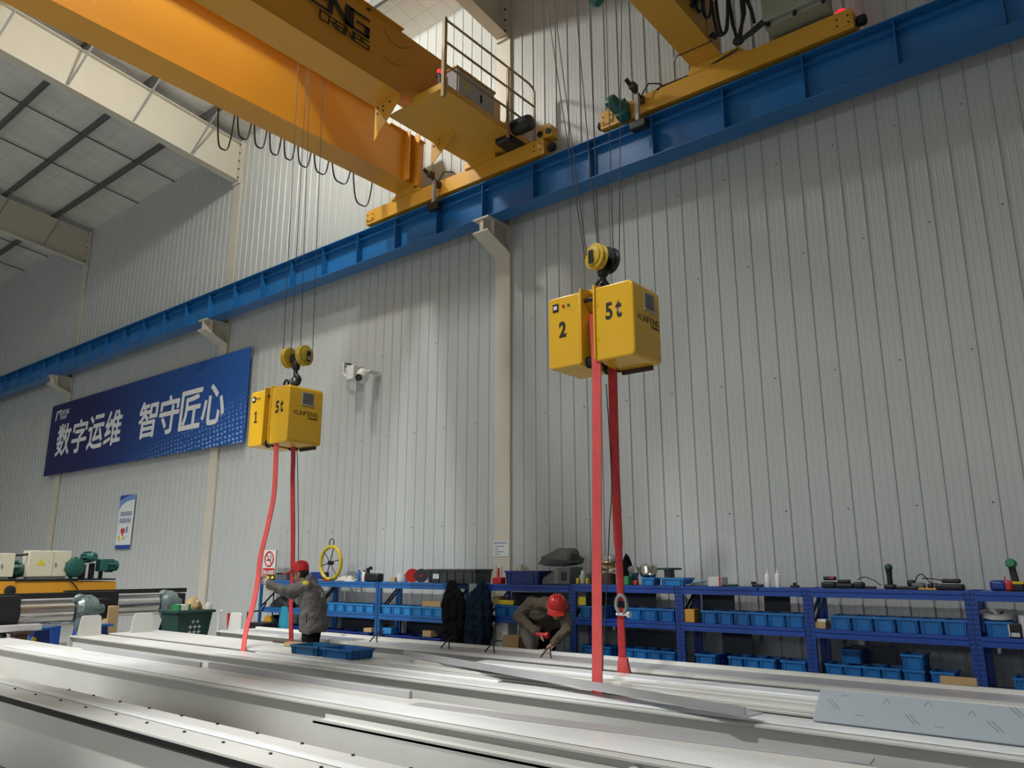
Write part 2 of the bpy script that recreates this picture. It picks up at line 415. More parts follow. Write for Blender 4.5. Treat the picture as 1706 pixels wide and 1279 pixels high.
# roof
rm = MB()
zr = roof_z(RIDGE)
rm.add([(X0, YW+.2, ROOF0-SL*.2), (X1, YW+.2, ROOF0-SL*.2), (X1, RIDGE, zr), (X0, RIDGE, zr), (X1, Y0-.2, roof_z(Y0)), (X0, Y0-.2, roof_z(Y0))],
       [(0,3,2,1), (3,5,4,2)])
rm.add([(X0, YW+.2, ROOF0+.15), (X1, YW+.2, ROOF0+.15), (X1, RIDGE, zr+.2), (X0, RIDGE, zr+.2), (X1, Y0-.2, roof_z(Y0)+.2), (X0, Y0-.2, roof_z(Y0)+.2)],
       [(0,1,2,3), (3,2,4,5)])
ceil = obj('ceiling', rm, M_ceil, kind='structure', label='sloping roof lined with grey insulation and wire net')
# purlins, parts of the roof
for k in range(9):
    y = 9.08 - 1.52*k
    zt = roof_z(y)
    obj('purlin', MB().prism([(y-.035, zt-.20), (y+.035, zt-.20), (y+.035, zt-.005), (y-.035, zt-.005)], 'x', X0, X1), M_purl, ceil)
# sag rods between purlins
for xx in [c + d for c in (-36.65, -27.25, -17.87, -8.51, 0.85) for d in (-6.0, -3.7)]:
    obj('sag_rod', MB().bar((xx, YW, roof_z(YW)-.06), (xx, -1, roof_z(-1)-.06), .022, .022), M_blk, ceil)
COLX = [-36.65, -27.25, -17.87, -8.51, 0.85]
FRAME_WORDS = {-36.65: 'hidden far left behind the frame edge', -27.25: 'at the left end of the banner', -17.87: 'behind the right end of the banner',
               -8.51: 'beside the small notice behind the racks', 0.85: 'just beyond the right frame edge'}
for cx in COLX:
    t = thing('steel_column', 'cream steel column ' + FRAME_WORDS[cx], None, (cx, YW, 0), kind='structure')
    wd = .17
    obj('flange', MB().box(cx-wd, cx+wd, 10.24, 10.29, 0, 12.95), M_cream, t)
    # corbel carrying the runway beam
    c = obj('corbel_web', MB().prism([(10.24, 7.77-.02), (9.64, 7.77-.02), (9.64, 7.52), (10.24, 7.26)], 'x', cx-.045, cx+.045), M_cream, t)
    obj('corbel_top_plate', MB().box(cx-.18, cx+.18, 9.61, 10.24, 7.745, 7.775), M_cream, t)
    obj('corbel_bottom_plate', MB().prism([(10.24, 7.26), (9.61, 7.52), (9.61, 7.49), (10.24, 7.23)], 'x', cx-.18, cx+.18), M_cream, t)
    obj('corbel_stiffener', MB().box(cx-.16, cx+.16, 9.80, 9.815, 7.44, 7.745), M_cream, t)
    obj('base_plate', MB().box(cx-.24, cx+.24, 10.05, 10.29, 0, .02), M_cream, t)
for cx in COLX:
    t = thing('roof_rafter', 'tapered cream steel rafter ' + FRAME_WORDS[cx].replace('behind the racks', 'on the column'), None, (cx, YW, 12), kind='structure')
    yb = -4.9
    zt0, zb0 = ROOF0-.21, 11.83
    zt1, zb1 = roof_z(yb)-.21, 11.83+SL*(10.24-yb)+.05
    obj('web', MB().prism([(10.24, zb0), (10.24, zt0), (yb, zt1), (yb, zb1)], 'x', cx-.008, cx+.008), M_cream, t)
    obj('bottom_flange', MB().prism([(10.24, zb0-.02), (10.24, zb0), (yb, zb1), (yb, zb1-.02)], 'x', cx-.13, cx+.13), M_cream, t)
    obj('top_flange', MB().prism([(10.24, zt0-.02), (10.24, zt0), (yb, zt1), (yb, zt1-.02)], 'x', cx-.13, cx+.13), M_cream, t)
    ep = obj('end_plate', MB().box(cx-.15, cx+.15, 10.19, 10.235, 11.75, 12.99), M_cream, t)
    for j in range(5):
        for sx in (-1, 1):
            obj('bolt', MB().lathe([(.022,0),(.022,.02),(.012,.03)], (cx+sx*.09, 10.19, 11.92+.24*j), (0,-1,0), 6), M_blk, ep)
    for k in range(7):
        y = 9.08-1.52*k
        zb = 11.83+SL*(10.24-y)
        for sx in (-1, 1):
            obj('fly_brace', MB().bar((cx+sx*.10, y-.25, zb+.05), (cx+sx*.75, y, roof_z(y)-.2), .05, .012), M_galv, t)

# ------------------------------------------------------------------ runway beam
BZ0, BZ1, BY0, BY1 = 7.775, 8.475, 9.65, 10.0
BYC = (BY0+BY1)/2
rb = thing('runway_beam', 'long blue steel runway beam on corbels carrying both cranes', 'crane beam', (-15, BYC, BZ0))
bx0, bx1 = X0+.05, X1-.05
obj('web', MB().box(bx0, bx1, BYC-.008, BYC+.008, BZ0+.018, BZ1-.018), M_beam, rb)
obj('bottom_flange', MB().box(bx0, bx1, BY0, BY1, BZ0, BZ0+.018), M_beam, rb)
obj('top_flange', MB().box(bx0, bx1, BY0, BY1, BZ1-.018, BZ1), M_beam, rb)
obj('rail', MB().prism([(BYC-.06, BZ1), (BYC+.06, BZ1), (BYC+.015, BZ1+.03), (BYC+.03, BZ1+.085), (BYC-.03, BZ1+.085), (BYC-.015, BZ1+.03)], 'x', bx0, bx1), M_rail, rb, label='rusty brown crane rail')
x = -44.0
# stiffener spacing measured on the photograph
k = 0
sx = -8.51
xs = [-8.53 + 1.154*i for i in range(-30, 15)]
for x in xs:
    if x < bx0+.3 or x > bx1-.3: continue
    obj('stiffener', MB().box(x-.006, x+.006, BY0+.02, BYC-.008, BZ0+.018, BZ1-.018), M_beam, rb)
obj('seam_angle', MB().box(bx0, bx1, BY0+.06, BYC-.008, BZ1-.15, BZ1-.14), M_beam, rb)

# ------------------------------------------------------------------ high bay lamps
LW = ['above the gap between wall and left crane girder', 'over the far bay behind the camera', 'over the middle bay behind the camera', 'over the near bay behind the camera',
      'above the gap between the two crane girders', 'over the farthest bay left of the camera']
for (lx, ly, lz, wt, half), wd in zip(LAMPS, LW):
    t = thing('high_bay_lamp', 'round black high bay lamp ' + wd, 'lamp', (lx, ly, lz))
    obj('housing', MB().lathe([(.05,.32),(.11,.30),(.12,.12),(.22,.10),(.25,0),(.24,-.01)], (lx, ly, lz), (0,0,1), 20), M_blk, t)
    obj('lens', MB().lathe([(.20,-.005),(.20,-.02),(.14,-.03)], (lx, ly, lz), (0,0,1), 20), M_lamp, t)
    obj('hanger', MB().tube([(lx, ly, lz+.31), (lx, ly, roof_z(ly)-.02)], .01, 6), M_blk, t)
    L = bpy.data.lights.new('lamp_light', 'SPOT' if half else 'POINT'); L.energy = wt; L.color = LAMPC if half else WARMC; L.shadow_soft_size = .30
    if half: L.spot_size = math.radians(2*half); L.spot_blend = .6
    lo = bpy.data.objects.new('lamp_light', L); COL.objects.link(lo); lo.location = (lx, ly, lz-.24)

# ================================================================== CRANE A (double girder)
TY0, TY1 = 9.67, 9.98
def end_truck(t, x0, x1, pref):
    z0, z1 = 8.575, 8.875
    b = obj('end_truck', MB().prism([(x0, z0), (x1, z0), (x1, z1-.03), (x1-.05, z1), (x0+.05, z1), (x0, z1-.03)], 'y', TY0, TY1), M_org2, t)
    for xe, sg in ((x0, 1), (x1, -1)):
        cxw = xe + sg*.30
        wv = obj('wheel_cover', MB().box(min(xe+sg*.02, xe+sg*.24), max(xe+sg*.02, xe+sg*.24), TY0-.015, TY0, z0+.06, z0+.22), M_org2, b, bevel=.02)
        for u in (.06, .20):
            for v in (.09, .19):
                obj('bolt', MB().lathe([(.012,0),(.012,.012)], (xe+sg*u, TY0-.015, z0+v), (0,-1,0), 6), M_blk, b)
        obj('wheel', MB().lathe([(.17,-.05),(.17,.05)], (cxw+sg*.2, BYC, BZ1+.255), (0,1,0), 20), M_rail, b)
        obj('buffer', MB().lathe([(.05,0),(.07,.02),(.075,.10),(.05,.13)], (xe, BYC, z0+.16), (-sg,0,0), 14), M_rub, b)
    return b
ca = thing('bridge_crane', 'orange double girder bridge crane with railing platform at upper left', 'crane', (-9.6, 2, 8.875))
end_truck(ca, -11.73, -7.13, 'a')
GY0, GY1 = -19.0, 9.97
# left girder (box section) ---------------------------------------------------
def box_girder(t, x0, x1, z0, z1, yn, m, lbl):
    g = thing('x', None, None) if False else None
    o = obj('girder', MB().box(x0+.03, x1-.03, GY0, yn, z0+.02, z1-.02), m, t, label=lbl)
    obj('bottom_flange', MB().box(x0, x1, GY0, yn, z0, z0+.02), m, o)
    obj('top_flange', MB().box(x0-.03, x1+.03, GY0, yn, z1-.02, z1), m, o)
    obj('trolley_rail', MB().box((x0+x1)/2-.03, (x0+x1)/2+.03, GY0, yn-.3, z1, z1+.06), M_rail, o)
    return o
g1 = box_girder(ca, -10.88, -10.34, 9.02, 10.24, 8.75, M_org, 'long orange box girder on the left')
obj('girder_end', MB().prism([(8.75, 9.022), (8.75, 10.23), (9.0, 10.06), (9.95, 10.06), (9.95, 9.022)], 'x', -10.85, -10.37), M_org, g1)
obj('end_flange', MB().box(-10.88, -10.34, 8.75, 9.95, 9.02, 9.04), M_org, g1)
obj('end_flange', MB().box(-10.91, -10.31, 9.0, 9.95, 10.06, 10.08), M_org, g1)
obj('end_stiffener', MB().box(-10.37, -10.16, 9.62, 9.64, 8.98, 10.06), M_org, g1)
obj('end_stiffener', MB().box(-10.37, -10.22, 9.42, 9.44, 9.03, 10.06), M_org, g1)
obj('seat_plate', MB().box(-10.95, -10.15, 9.64, 9.98, 8.875, 8.915), M_org2, g1)
obj('seat_block', MB().prism([(-10.88, 8.915), (-10.3, 8.915), (-10.36, 9.02), (-10.8, 9.02)], 'y', 9.66, 9.95), M_org2, g1)
# right girder
g2 = box_girder(ca, -8.90, -8.30, 9.04, 10.22, 7.42, M_org, 'orange box girder lettered on its shaded side')
obj('girder_end', MB().prism([(7.42, 9.06), (7.42, 10.2), (9.95, 10.2), (9.95, 9.30), (7.75, 9.30)], 'x', -8.86, -8.34), M_org, g2)
obj('seat_plate', MB().box(-8.95, -8.2, 9.64, 9.98, 8.875, 8.98), M_org2, g2)
# splice gussets hanging under the right girder
for yy, s in ((7.42, 1.0), (8.72, .8)):
    gp = obj('gusset_plate', MB().prism([(-8.90, 9.04), (-8.32, 9.04), (-8.32, 8.97), (-8.90, 9.04-.62*s)], 'y', yy, yy+.012), M_org2, g2)
    for u, v in ((-8.84, 9.0), (-8.70, 8.98), (-8.55, 9.0), (-8.84, 8.90), (-8.70, 8.90)):
        obj('bolt', MB().lathe([(.016,0),(.016,.014)], (u, yy, v), (0,-1,0), 6), M_blk, gp)
UXR, UZ = (0,1,0), (0,0,1)
techno('lettering', 'KUNFENG', M_ink, g2, (-8.296, 5.36, 9.80), UXR, UZ, 2.66, .30, 1.15, .55, .004)
techno('lettering', 'CRANeS', M_ink, g2, (-8.296, 6.27, 9.51), UXR, UZ, .92, .135, .8, .6, .004)
# dents and hand-drawn curves left on the girder's side
for pts in ([(7.0,9.98),(7.15,9.86),(7.35,9.84),(7.52,9.92),(7.66,10.06)], [(7.0,9.50),(7.18,9.47),(7.4,9.53),(7.55,9.66)]):
    obj('chalk_line', MB().tube([(-8.294, a, b) for a, b in pts], .004, 4), M_ink, g2)
# platform -----------------------------------------------------------------
PX0, PX1, PY0_, PY1_, PZ = -8.86, -7.60, 7.66, 9.98, 8.98
pf = obj('platform', MB().box(PX0, PX1, PY0_, PY1_-.02, PZ, PZ+.012), M_org2, ca, label='yellow maintenance platform beside the right girder')
obj('toe_board', MB().box(PX1-.012, PX1, PY0_, PY1_-.02, PZ+.012, PZ+.11), M_org2, pf)
obj('toe_board', MB().box(-8.28, PX1-.012, PY0_, PY0_+.012, PZ+.012, PZ+.11), M_org2, pf)
obj('platform_rib', MB().box(-8.28, PX1-.012, PY0_+.06, PY0_+.11, PZ-.03, PZ), M_org2, pf)
rl = obj('railing', MB().bar((PX1+.02, PY0_, PZ+.0-.17), (PX1+.02, PY0_, PZ+1.25), .06, .06), M_raily, ca, label='yellow guard railing')
obj('post', MB().bar((PX1+.02, 9.25, PZ-.12), (PX1+.02, 9.25, PZ+1.2), .045, .045), M_raily, rl)
obj('post', MB().bar((PX1+.02, 10.0, PZ+.1), (PX1+.02, 10.0, PZ+1.15), .04, .04), M_raily, rl)
for zz in (1.23, .83, .42):
    obj('rail_bar', MB().tube([(PX1+.02, PY0_, PZ+zz), (PX1+.02, 9.85, PZ+zz), (PX1+.02, 9.97, PZ+zz-.04 if zz > 1 else PZ+zz), (PX1+.02, 10.0, PZ+zz-.1 if zz > 1 else PZ+zz)], .019, 8), M_raily, rl)
cb = obj('control_cabinet', MB().box(-8.1, -7.72, 8.1, 9.05, PZ+.05, PZ+.66), M_cabg, ca, bevel=.01, label='grey control cabinet on the platform')
obj('cabinet_door', MB().box(-7.72, -7.70, 8.13, 8.85, PZ+.08, PZ+.63), M_cabg, cb, bevel=.004)
obj('warning_triangle', MB().prism([(8.26, PZ+.36), (8.40, PZ+.36), (8.33, PZ+.49)], 'x', -7.70, -7.697), M_yprint, cb)
obj('cabinet_handle', MB().box(-7.70, -7.68, 8.66, 8.69, PZ+.28, PZ+.42), M_blk, cb)
obj('cabinet_lid', MB().box(-8.12, -7.70, 8.08, 9.07, PZ+.66, PZ+.69), M_org2, cb)
obj('red_beacon', MB().lathe([(.04,0),(.04,.09),(.03,.11)], (-8.0, 7.98, PZ+.56), (0,0,1), 12), M_beac, ca)
obj('beacon_post', MB().tube([(-8.0, 7.98, PZ+.012), (-8.0, 7.98, PZ+.56)], .02, 6), M_blk, ca)
obj('cable_bundle', MB().tube([(-7.95, 7.9, PZ+.5), (-7.85, 7.86, PZ+.4), (-7.82, 7.84, PZ+.2), (-7.9, 7.9, PZ+.02)], .05, 8), M_blk, ca)
# travel motor near the end of the platform
tm = obj('travel_motor', MB().lathe([(.06,0),(.13,.02),(.14,.06),(.14,.34),(.12,.38),(.05,.39)], (-7.62, 9.45, 9.12), (1,.05,0), 16), M_blk, ca)
obj('gearbox', MB().box(-7.95, -7.62, 9.33, 9.75, 8.88, 9.2), M_blk, ca, bevel=.03)
obj('walkway_clip', MB().prism([(-7.28, 8.88), (-6.98, 8.88), (-6.98, 9.07), (-7.05, 9.14), (-7.28, 9.14)], 'y', 9.7, 9.9), M_org2, ca, bevel=.01)
for dx in (0, .18):
    obj('buffer_disc', MB().lathe([(.05,0),(.055,.03)], (-7.22+dx, 9.7, 8.97), (0,-1,0), 12), M_blk, ca)
# collector arm under the truck
def collector(t, x):
    a = obj('collector_post', MB().box(x-.03, x+.03, 9.50, 9.56, 8.36, 8.86), M_cabg, t)
    obj('collector_arm', MB().tube([(x-.04, 9.28, 8.98), (x-.01, 9.46, 8.88), (x+.02, 9.66, 8.78)], .035, 8), M_blk, t)
    obj('collector_shoe', MB().box(x-.12, x+.16, 9.46, 9.62, 8.22, 8.36), M_blk, t, bevel=.02)
    obj('clamp', MB().box(x-.05, x+.05, 9.36, 9.5, 8.86, 8.96), M_rail, t, bevel=.01)
    obj('clamp', MB().box(x-.04, x+.06, 9.60, 9.67, 8.72, 8.84), M_rail, t, bevel=.01)
    obj('collector_cable', MB().tube([(x+.05, 9.6, 8.84), (x+.16, 9.62, 9.0), (x+.3, 9.7, 8.98), (x+.42, 9.74, 8.88)], .012, 6), M_blk, t)
collector(ca, -9.62)
# crab between the girders: rope drum and motor above the gap
cr = obj('crab_frame', MB().box(-10.6, -8.6, 6.45, 6.85, 10.60, 10.72), M_grey, ca)
obj('rope_drum', MB().lathe([(.15,-.75),(.15,.75)], (-9.6, 6.65, 10.42), (1,0,0), 20), M_grey, cr)
obj('crab_motor', MB().lathe([(.1,0),(.17,.03),(.17,.5),(.1,.55)], (-8.52, 6.15, 10.42), (0,1,0), 14), M_grey, cr)
obj('crab_hook', MB().tube([(-8.36, 6.72, 10.3), (-8.33, 6.74, 10.2), (-8.3, 6.72, 10.14), (-8.32, 6.68, 10.17)], .014, 6), M_blk, cr)
# festoon cable loops along the left girder
fx = -11.28
pk = [atx(px, py, fx).y for px, py in ((358,210), (391,212), (420,218), (446,228), (470,238), (493,248), (520,258), (550,268), (586,285), (622,305))]
bot = [atx(px, py, fx).z for px, py in ((374,250), (405,231), (432,246), (458,258), (481,266), (507,278), (536,290), (568,305), (605,343))]
fb = obj('festoon_rail', MB().box(fx-.03, fx+.03, GY0, 9.6, 9.58, 9.64), M_galv, ca)
for i in range(len(pk)-1):
    a, b, zb = pk[i]+.02, pk[i+1]-.01, bot[i]
    pts = []
    for j in range(13):
        u = j/12*2-1
        yy = (a+b)/2 + (b-a)/2*(abs(u)**.75*math.copysign(1, u))
        pts.append((fx, yy, zb + (9.55-zb)*abs(u)**3.2))
    obj('festoon_loop', MB().ribbon(pts, (1,0,0), .03, .014), M_rub, ca)

# ================================================================== CRANE B
cbn = thing('bridge_crane', 'amber single girder bridge crane with hanging black cables at upper right', 'crane', (-4.1, 2, 8.875))
end_truck(cbn, -5.98, -2.06, 'b')
gb = obj('girder', MB().box(-4.32, -3.93, GY0, 9.30, 9.03, 9.95), M_org2, cbn)
obj('bottom_flange', MB().box(-4.36, -3.89, GY0, 9.30, 9.005, 9.03), M_org2, gb)
obj('girder_end', MB().box(-4.32, -3.92, 9.31, 9.72, 9.03, 9.9), M_org2, gb)
obj('end_bottom_plate', MB().box(-4.36, -3.88, 9.31, 9.66, 9.005, 9.03), M_org2, gb)
obj('splice_line', MB().box(-4.38, -3.86, 9.295, 9.312, 8.995, 9.02), M_rail, gb)
obj('rope_guide', MB().tube([(-4.40, 9.31, 9.04), (-4.44, 9.31, 9.0), (-4.45, 9.30, 8.93)], .022, 6), M_cabg, gb)
obj('rope_guide', MB().tube([(-3.86, 9.30, 9.08), (-3.80, 9.22, 9.03), (-3.76, 9.2, 8.95)], .035, 8), M_blk, gb)
obj('seat_block', MB().prism([(-4.42, 8.875), (-3.5, 8.875), (-3.6, 9.0), (-4.36, 9.0)], 'y', 9.66, 9.95), M_org2, gb)
# cabinet hung on the truck
cc = obj('control_cabinet', MB().box(-3.15, -2.35, 9.40, 9.9, 9.02, 9.8), M_cabo, cbn, bevel=.012, label='olive grey control cabinet')
obj('bottom_lip', MB().box(-3.15, -2.33, 9.47, 9.96, 8.96, 9.015), M_cabo, cc)
for dx in (.06, .42, .8):
    obj('cable_gland', MB().lathe([(.028,0),(.028,.05)], (-3.15+dx, 9.46, 9.01), (0,-.3,-1), 8), M_blk, cc)
# loops of black cable
import itertools
def hang(t, x, y, z0, zb, wdt, r=.022):
    pts = []
    for j in range(15):
        u = j/14*2-1
        pts.append((x + wdt/2*abs(u)**.8*math.copysign(1, u), y + .02*u, zb + (z0-zb)*abs(u)**3))
    return obj('cable_loop', MB().tube(pts, r, 8), M_rub, t)
for (x, y, zb, wd) in ((-3.98, 8.75, 9.36, .14), (-3.93, 8.80, 9.30, .18), (-3.88, 8.86, 9.30, .14), (-3.84, 8.92, 9.24, .18), (-3.79, 9.05, 9.20, .20), (-3.68, 9.25, 8.98, .30), (-3.66, 9.28, 9.02, .22)):
    hang(cbn, x, y, 10.6, zb, wd)
for pts in ([(-3.42, 9.35, 10.6), (-3.41, 9.36, 9.7), (-3.42, 9.40, 9.25), (-3.50, 9.45, 8.96), (-3.56, 9.5, 8.93)],
            [(-3.36, 9.35, 10.6), (-3.37, 9.36, 9.75), (-3.40, 9.42, 9.3), (-3.52, 9.45, 8.98)],
            [(-3.60, 9.4, 9.6), (-3.58, 9.42, 9.2), (-3.54, 9.46, 8.94), (-3.3, 9.44, 9.0), (-3.15, 9.42, 9.06)],
            [(-3.52, 9.47, 8.93), (-3.32, 9.45, 8.96), (-3.12, 9.41, 9.0)],
            [(-3.35, 9.4, 9.5), (-3.3, 9.42, 9.3), (-3.28, 9.44, 9.1)]):
    obj('power_cable', MB().tube(pts, .026, 8), M_rub, cbn)
obj('cable_knot', MB().ell((-3.53, 9.47, 8.95), .09, .06, .07), M_rub, cbn)
collector(cbn, -5.22)
mg = obj('travel_motor', MB().lathe([(.06,-.02),(.10,0),(.11,.04),(.11,.26),(.09,.30)], (-5.62, 9.36, 8.83), (.25,.75,-.45), 14), M_grn, cbn)
obj('motor_gearbox', MB().obox((-5.52, 9.60, 8.70), (.10,0,.02), (0,.09,-.02), (-.02,.02,.14)), M_grn, cbn, bevel=.02)
obj('truck_cable', MB().tube([(-4.95, 9.66, 8.86), (-4.85, 9.68, 8.90), (-4.5, 9.68, 8.89), (-4.1, 9.68, 8.90), (-3.6, 9.6, 8.92)], .014, 6), M_rub, cbn)
obj('hoist_frame', MB().box(-4.9, -3.5, 5.9, 7.4, 9.98, 10.2), M_grey, cbn)
obj('hoist_drum', MB().lathe([(.2,-.6),(.2,.6)], (-4.15, 6.65, 10.0-.2), (1,0,0), 18), M_grey, cbn)
obj('limit_weight', MB().prism([(-4.78, 8.98), (-4.70, 8.92), (-4.60, 8.96), (-4.60, 9.4), (-4.78, 9.4)], 'y', 7.52, 7.62), M_grn, cbn)
obj('limit_cable', MB().tube([(-4.69, 7.57, 9.4), (-4.69, 7.4, 9.99)], .008, 5), M_blk, cbn)
obj('red_lamp', MB().lathe([(.07,0),(.09,.03),(.09,.16),(.05,.20)], (-2.3, 10.12, 9.02), (0,0,1), 14), M_beac, cbn)

# ================================================================== LIFTING UNITS
def lifting_unit(x0, x1, xg0, xg1, z0, z1, y0, y1, num, lbl):
    t = thing('sling_lifting_unit', lbl, 'lifting unit', ((x0+x1)/2, (y0+y1)/2, z0))
    def house(a, b, nm, right):
        r = .035
        # rounded lower edges: profile in x-z, extruded along y
        poly = []
        def arc(cx, cz, a0, a1, rr):
            for k in range(6):
                g = math.radians(a0 + (a1-a0)*k/5); poly.append((cx+rr*math.cos(g), cz+rr*math.sin(g)))
        if right: arc(b-.05, z0+.05, -90, 0, .05); arc(b-.06, z1-.06, 0, 90, .06); poly.extend([(a, z1), (a, z0)])
        else: poly.extend([(b, z0), (b, z1)]); arc(a+.04, z1-.04, 90, 180, .04); arc(a+.05, z0+.05, 180, 270, .05)
        return obj(nm, MB().prism(poly, 'y', y0, y1), M_yel, t, bevel=.018, seg=3)
    hl = house(x0, xg0, 'housing', False); hr = house(xg1, x1, 'housing', True)
    # mounting plates on both sides of the gap
    for xa in (xg0, xg1-.022):
        obj('side_plate', MB().prism([(y0-.012, z0+.02), (y1+.02, z0-.02), (y1+.02, z1+.03), ((y0+y1)/2, z1+.07), (y0-.012, z1+.03)], 'x', xa, xa+.022), M_yel, t, bevel=.006)
    obj('top_bridge', MB().box(xg0-.1, xg1+.12, (y0+y1)/2-.09, (y0+y1)/2+.13, z1+.02, z1+.075), M_yel, t, bevel=.01)
    obj('lifting_eye', MB().tube([((xg0+xg1)/2+.055*math.cos(a), (y0+y1)/2, z1+.13+.055*math.sin(a)) for a in [2*PI*k/14 for k in range(14)]], .02, 8, closed=True), M_blk, t)
    obj('tie_bar', MB().lathe([(.022,0),(.022,xg1-xg0-.022)], (xg0+.022, y0+.06, z1-.09), (1,0,0), 12), M_blk, t)
    for yy, rr in ((y0+.10, .05), (y1-.10, .05)):
        obj('roller', MB().lathe([(rr+.012,0),(rr+.012,.02),(rr,.022),(rr,xg1-xg0-.046),(rr+.012,xg1-xg0-.044),(rr+.012,xg1-xg0-.024)], (xg0+.022, yy, z0+.035), (1,0,0), 16), M_blk, t)
    obj('drive_drum', MB().lathe([(.13,0),(.13,xg1-xg0-.03)], (xg0+.026, (y0+y1)/2, z0+.48), (1,0,0), 20), M_blk, t)
    obj('red_cap', MB().ell(((xg0+xg1)/2-.04, (y0+y1)/2-.02, z1+.09), .05, .04, .02), M_redp, t)
    # control panel on the left housing
    w_ = xg0-x0; h_ = z1-z0
    dp = obj('display', MB().box(x0+w_*.16, x0+w_*.16+.075, y0-.010, y0+.005, z1-.165, z1-.075), M_blk, hl, bevel=.004)
    obj('screen', MB().box(x0+w_*.16+.014, x0+w_*.16+.06, y0-.0125, y0-.009, z1-.14, z1-.10), M_paper, dp)
    for dx, m in ((.50, M_redp), (.66, M_gled)):
        obj('button', MB().lathe([(.016,0),(.016,.012),(.010,.020)], (x0+w_*dx, y0, z1-.115), (0,-1,0), 12), m, hl)
    # louvre on the right side face
    lv = obj('louvre', MB().box(x1, x1+.006, y0+.22, y0+.42, z1-.26, z1-.08), M_cabg, hr, bevel=.003)
    for k in range(7):
        obj('slat', MB().obox((x1+.010, y0+.32, z1-.245+.025*k), (.008,0,-.006), (0,.09,0), (.001,0,.002)), M_grey, lv)
    obj('louvre_lip', MB().box(x1, x1+.02, y0+.21, y0+.43, z1-.275, z1-.262), M_cabg, lv)
    techno('lettering', 'KUNFENG', M_ink, hr, (x1+.002, y0+.30, z0+h_*.53), (0,1,0), (0,0,1), .42, .055, .55, .55)
    techno('lettering', 'CRANeS', M_ink, hr, (x1+.002, y0+.425, z0+h_*.455), (0,1,0), (0,0,1), .17, .024, .7, .9)
    xc, zc_ = x0+w_*.46, z0+h_*.53
    if num == '2': lettering('lettering', num, M_ink, hl, (xc, y0-.001, zc_), (1,0,0), (0,0,1), .095, .18, .045)
    else: obj('lettering', MB().prism([(xc-.035, zc_-.09), (xc+.04, zc_-.09), (xc+.04, zc_-.065), (xc+.018, zc_-.065), (xc+.018, zc_+.09), (xc-.005, zc_+.09), (xc-.035, zc_+.06), (xc-.035, zc_+.035), (xc-.012, zc_+.05), (xc-.012, zc_-.065), (xc-.035, zc_-.065)], 'y', y0-.002, y0-.001), M_ink, hl)
    lettering('lettering', '5', M_ink, hr, (xg1+(x1-xg1)*.37, y0-.001, z0+h_*.635), (1,0,0), (0,0,1), .085, .185, .035)
    lettering('lettering', 't', M_ink, hr, (xg1+(x1-xg1)*.62, y0-.001, z0+h_*.64), (1,0,0), (0,0,1), .075, .19, .035)
    for zz in (z0+.22, z0+.58):
        obj('latch', MB().box(xg1+.022, xg1+.04, y0-.006, y0+.004, zz, zz+.03), M_yel, hr)
    obj('base_bar', MB().box(xg1+.0, xg1+.36, y1-.06, y1-.02, z0-.045, z0), M_rail, t)
    return t
lifting_unit(-4.72, -3.67, -4.31, -4.12, 3.72, 4.51, 6.45, 7.0, '2', 'yellow lifting unit numbered 2 in front of the right wall')
lifting_unit(-10.33, -9.35, -9.97, -9.79, 3.42, 4.26, 6.45, 7.05, '1', 'yellow lifting unit numbered 1 beside the blue banner')

def hook_block(c, zt, ztop, sep, r, yaw, lbl, ropes, big):
    x, y, z = c                       # z: point where the hook meets the unit
    t = thing('hook_block', lbl, 'hook block', (x, y, z))
    ca_, sa = math.cos(yaw), math.sin(yaw)
    ax = Vector((ca_, sa, 0))
    zc = zt - r
    for s in (-1, 1):
        cc = Vector((x, y, zc)) + ax*(s*sep/2)
        sh = obj('sheave', MB().lathe([(r*.82,-.045),(r,-.04),(r,-.028),(r*.8,0),(r,.028),(r,.04),(r*.82,.045),(r*.4,.05)], cc, ax, 24), M_blk if (s > 0 and not big) else M_yeld, t)
        obj('sheave_guard', MB().lathe([(r*.72,.0),(r*.72,.012),(r*.3,.03)], cc+ax*(s*.05), ax*s, 20), M_yeld, sh)
        a2 = cc + ax*(s*.086)
        up_ = Vector((0,0,1)); sd = ax.cross(up_)
        pl = obj('warning_plate', MB().obox(a2 - up_*r*.12, sd*r*.26, up_*r*.52, ax*.006), M_blk, sh, bevel=.02)
        if big:
            for q in (-1, 1):
                for k in range(3): obj('white_mark', MB().obox(a2 - up_*(r*.18+r*.13*k) + sd*(q*r*.10) + ax*(s*.0065), sd*r*.07, up_*r*.03, ax*.0008), M_ltr, pl)
    obj('crosshead', MB().obox((x, y, zc-.02), ax*(sep/2-.05), ax.cross(Vector((0,0,1)))*.045, Vector((0,0,.07))), M_blk, t, bevel=.015)
    obj('swivel', MB().lathe([(.05,0),(.06,.03),(.06,.10),(.045,.13)], (x, y, zc-.20), (0,0,1), 16), M_blk, t)
    # hook
    pts = [(0,.0),(0,-.08),(.02,-.13),(.065,-.17),(.085,-.22),(.065,-.275),(.0,-.30),(-.06,-.27),(-.085,-.21),(-.075,-.17)]
    hz = zc-.19
    s_ = (hz - (z-.06))/.30
    obj('hook', MB().tube([Vector((x, y, hz)) + ax*u*1.0*s_ + Vector((0,0,v*s_)) for u, v in pts], [.032,.034,.036,.042,.046,.046,.042,.034,.024,.012], 10), M_blk, t)
    obj('safety_latch', MB().bar(Vector((x,y,hz-.08*s_)) - ax*.005, Vector((x,y,hz-.18*s_)) - ax*.075*s_, .025, .008), M_galv, t)
    for (dx, dy, tx, ty) in ropes:
        obj('wire_rope', MB().tube([(x+dx, y+dy, zc+.01), (tx, ty, ztop)], .0052, 6), M_rope, t)
    return t
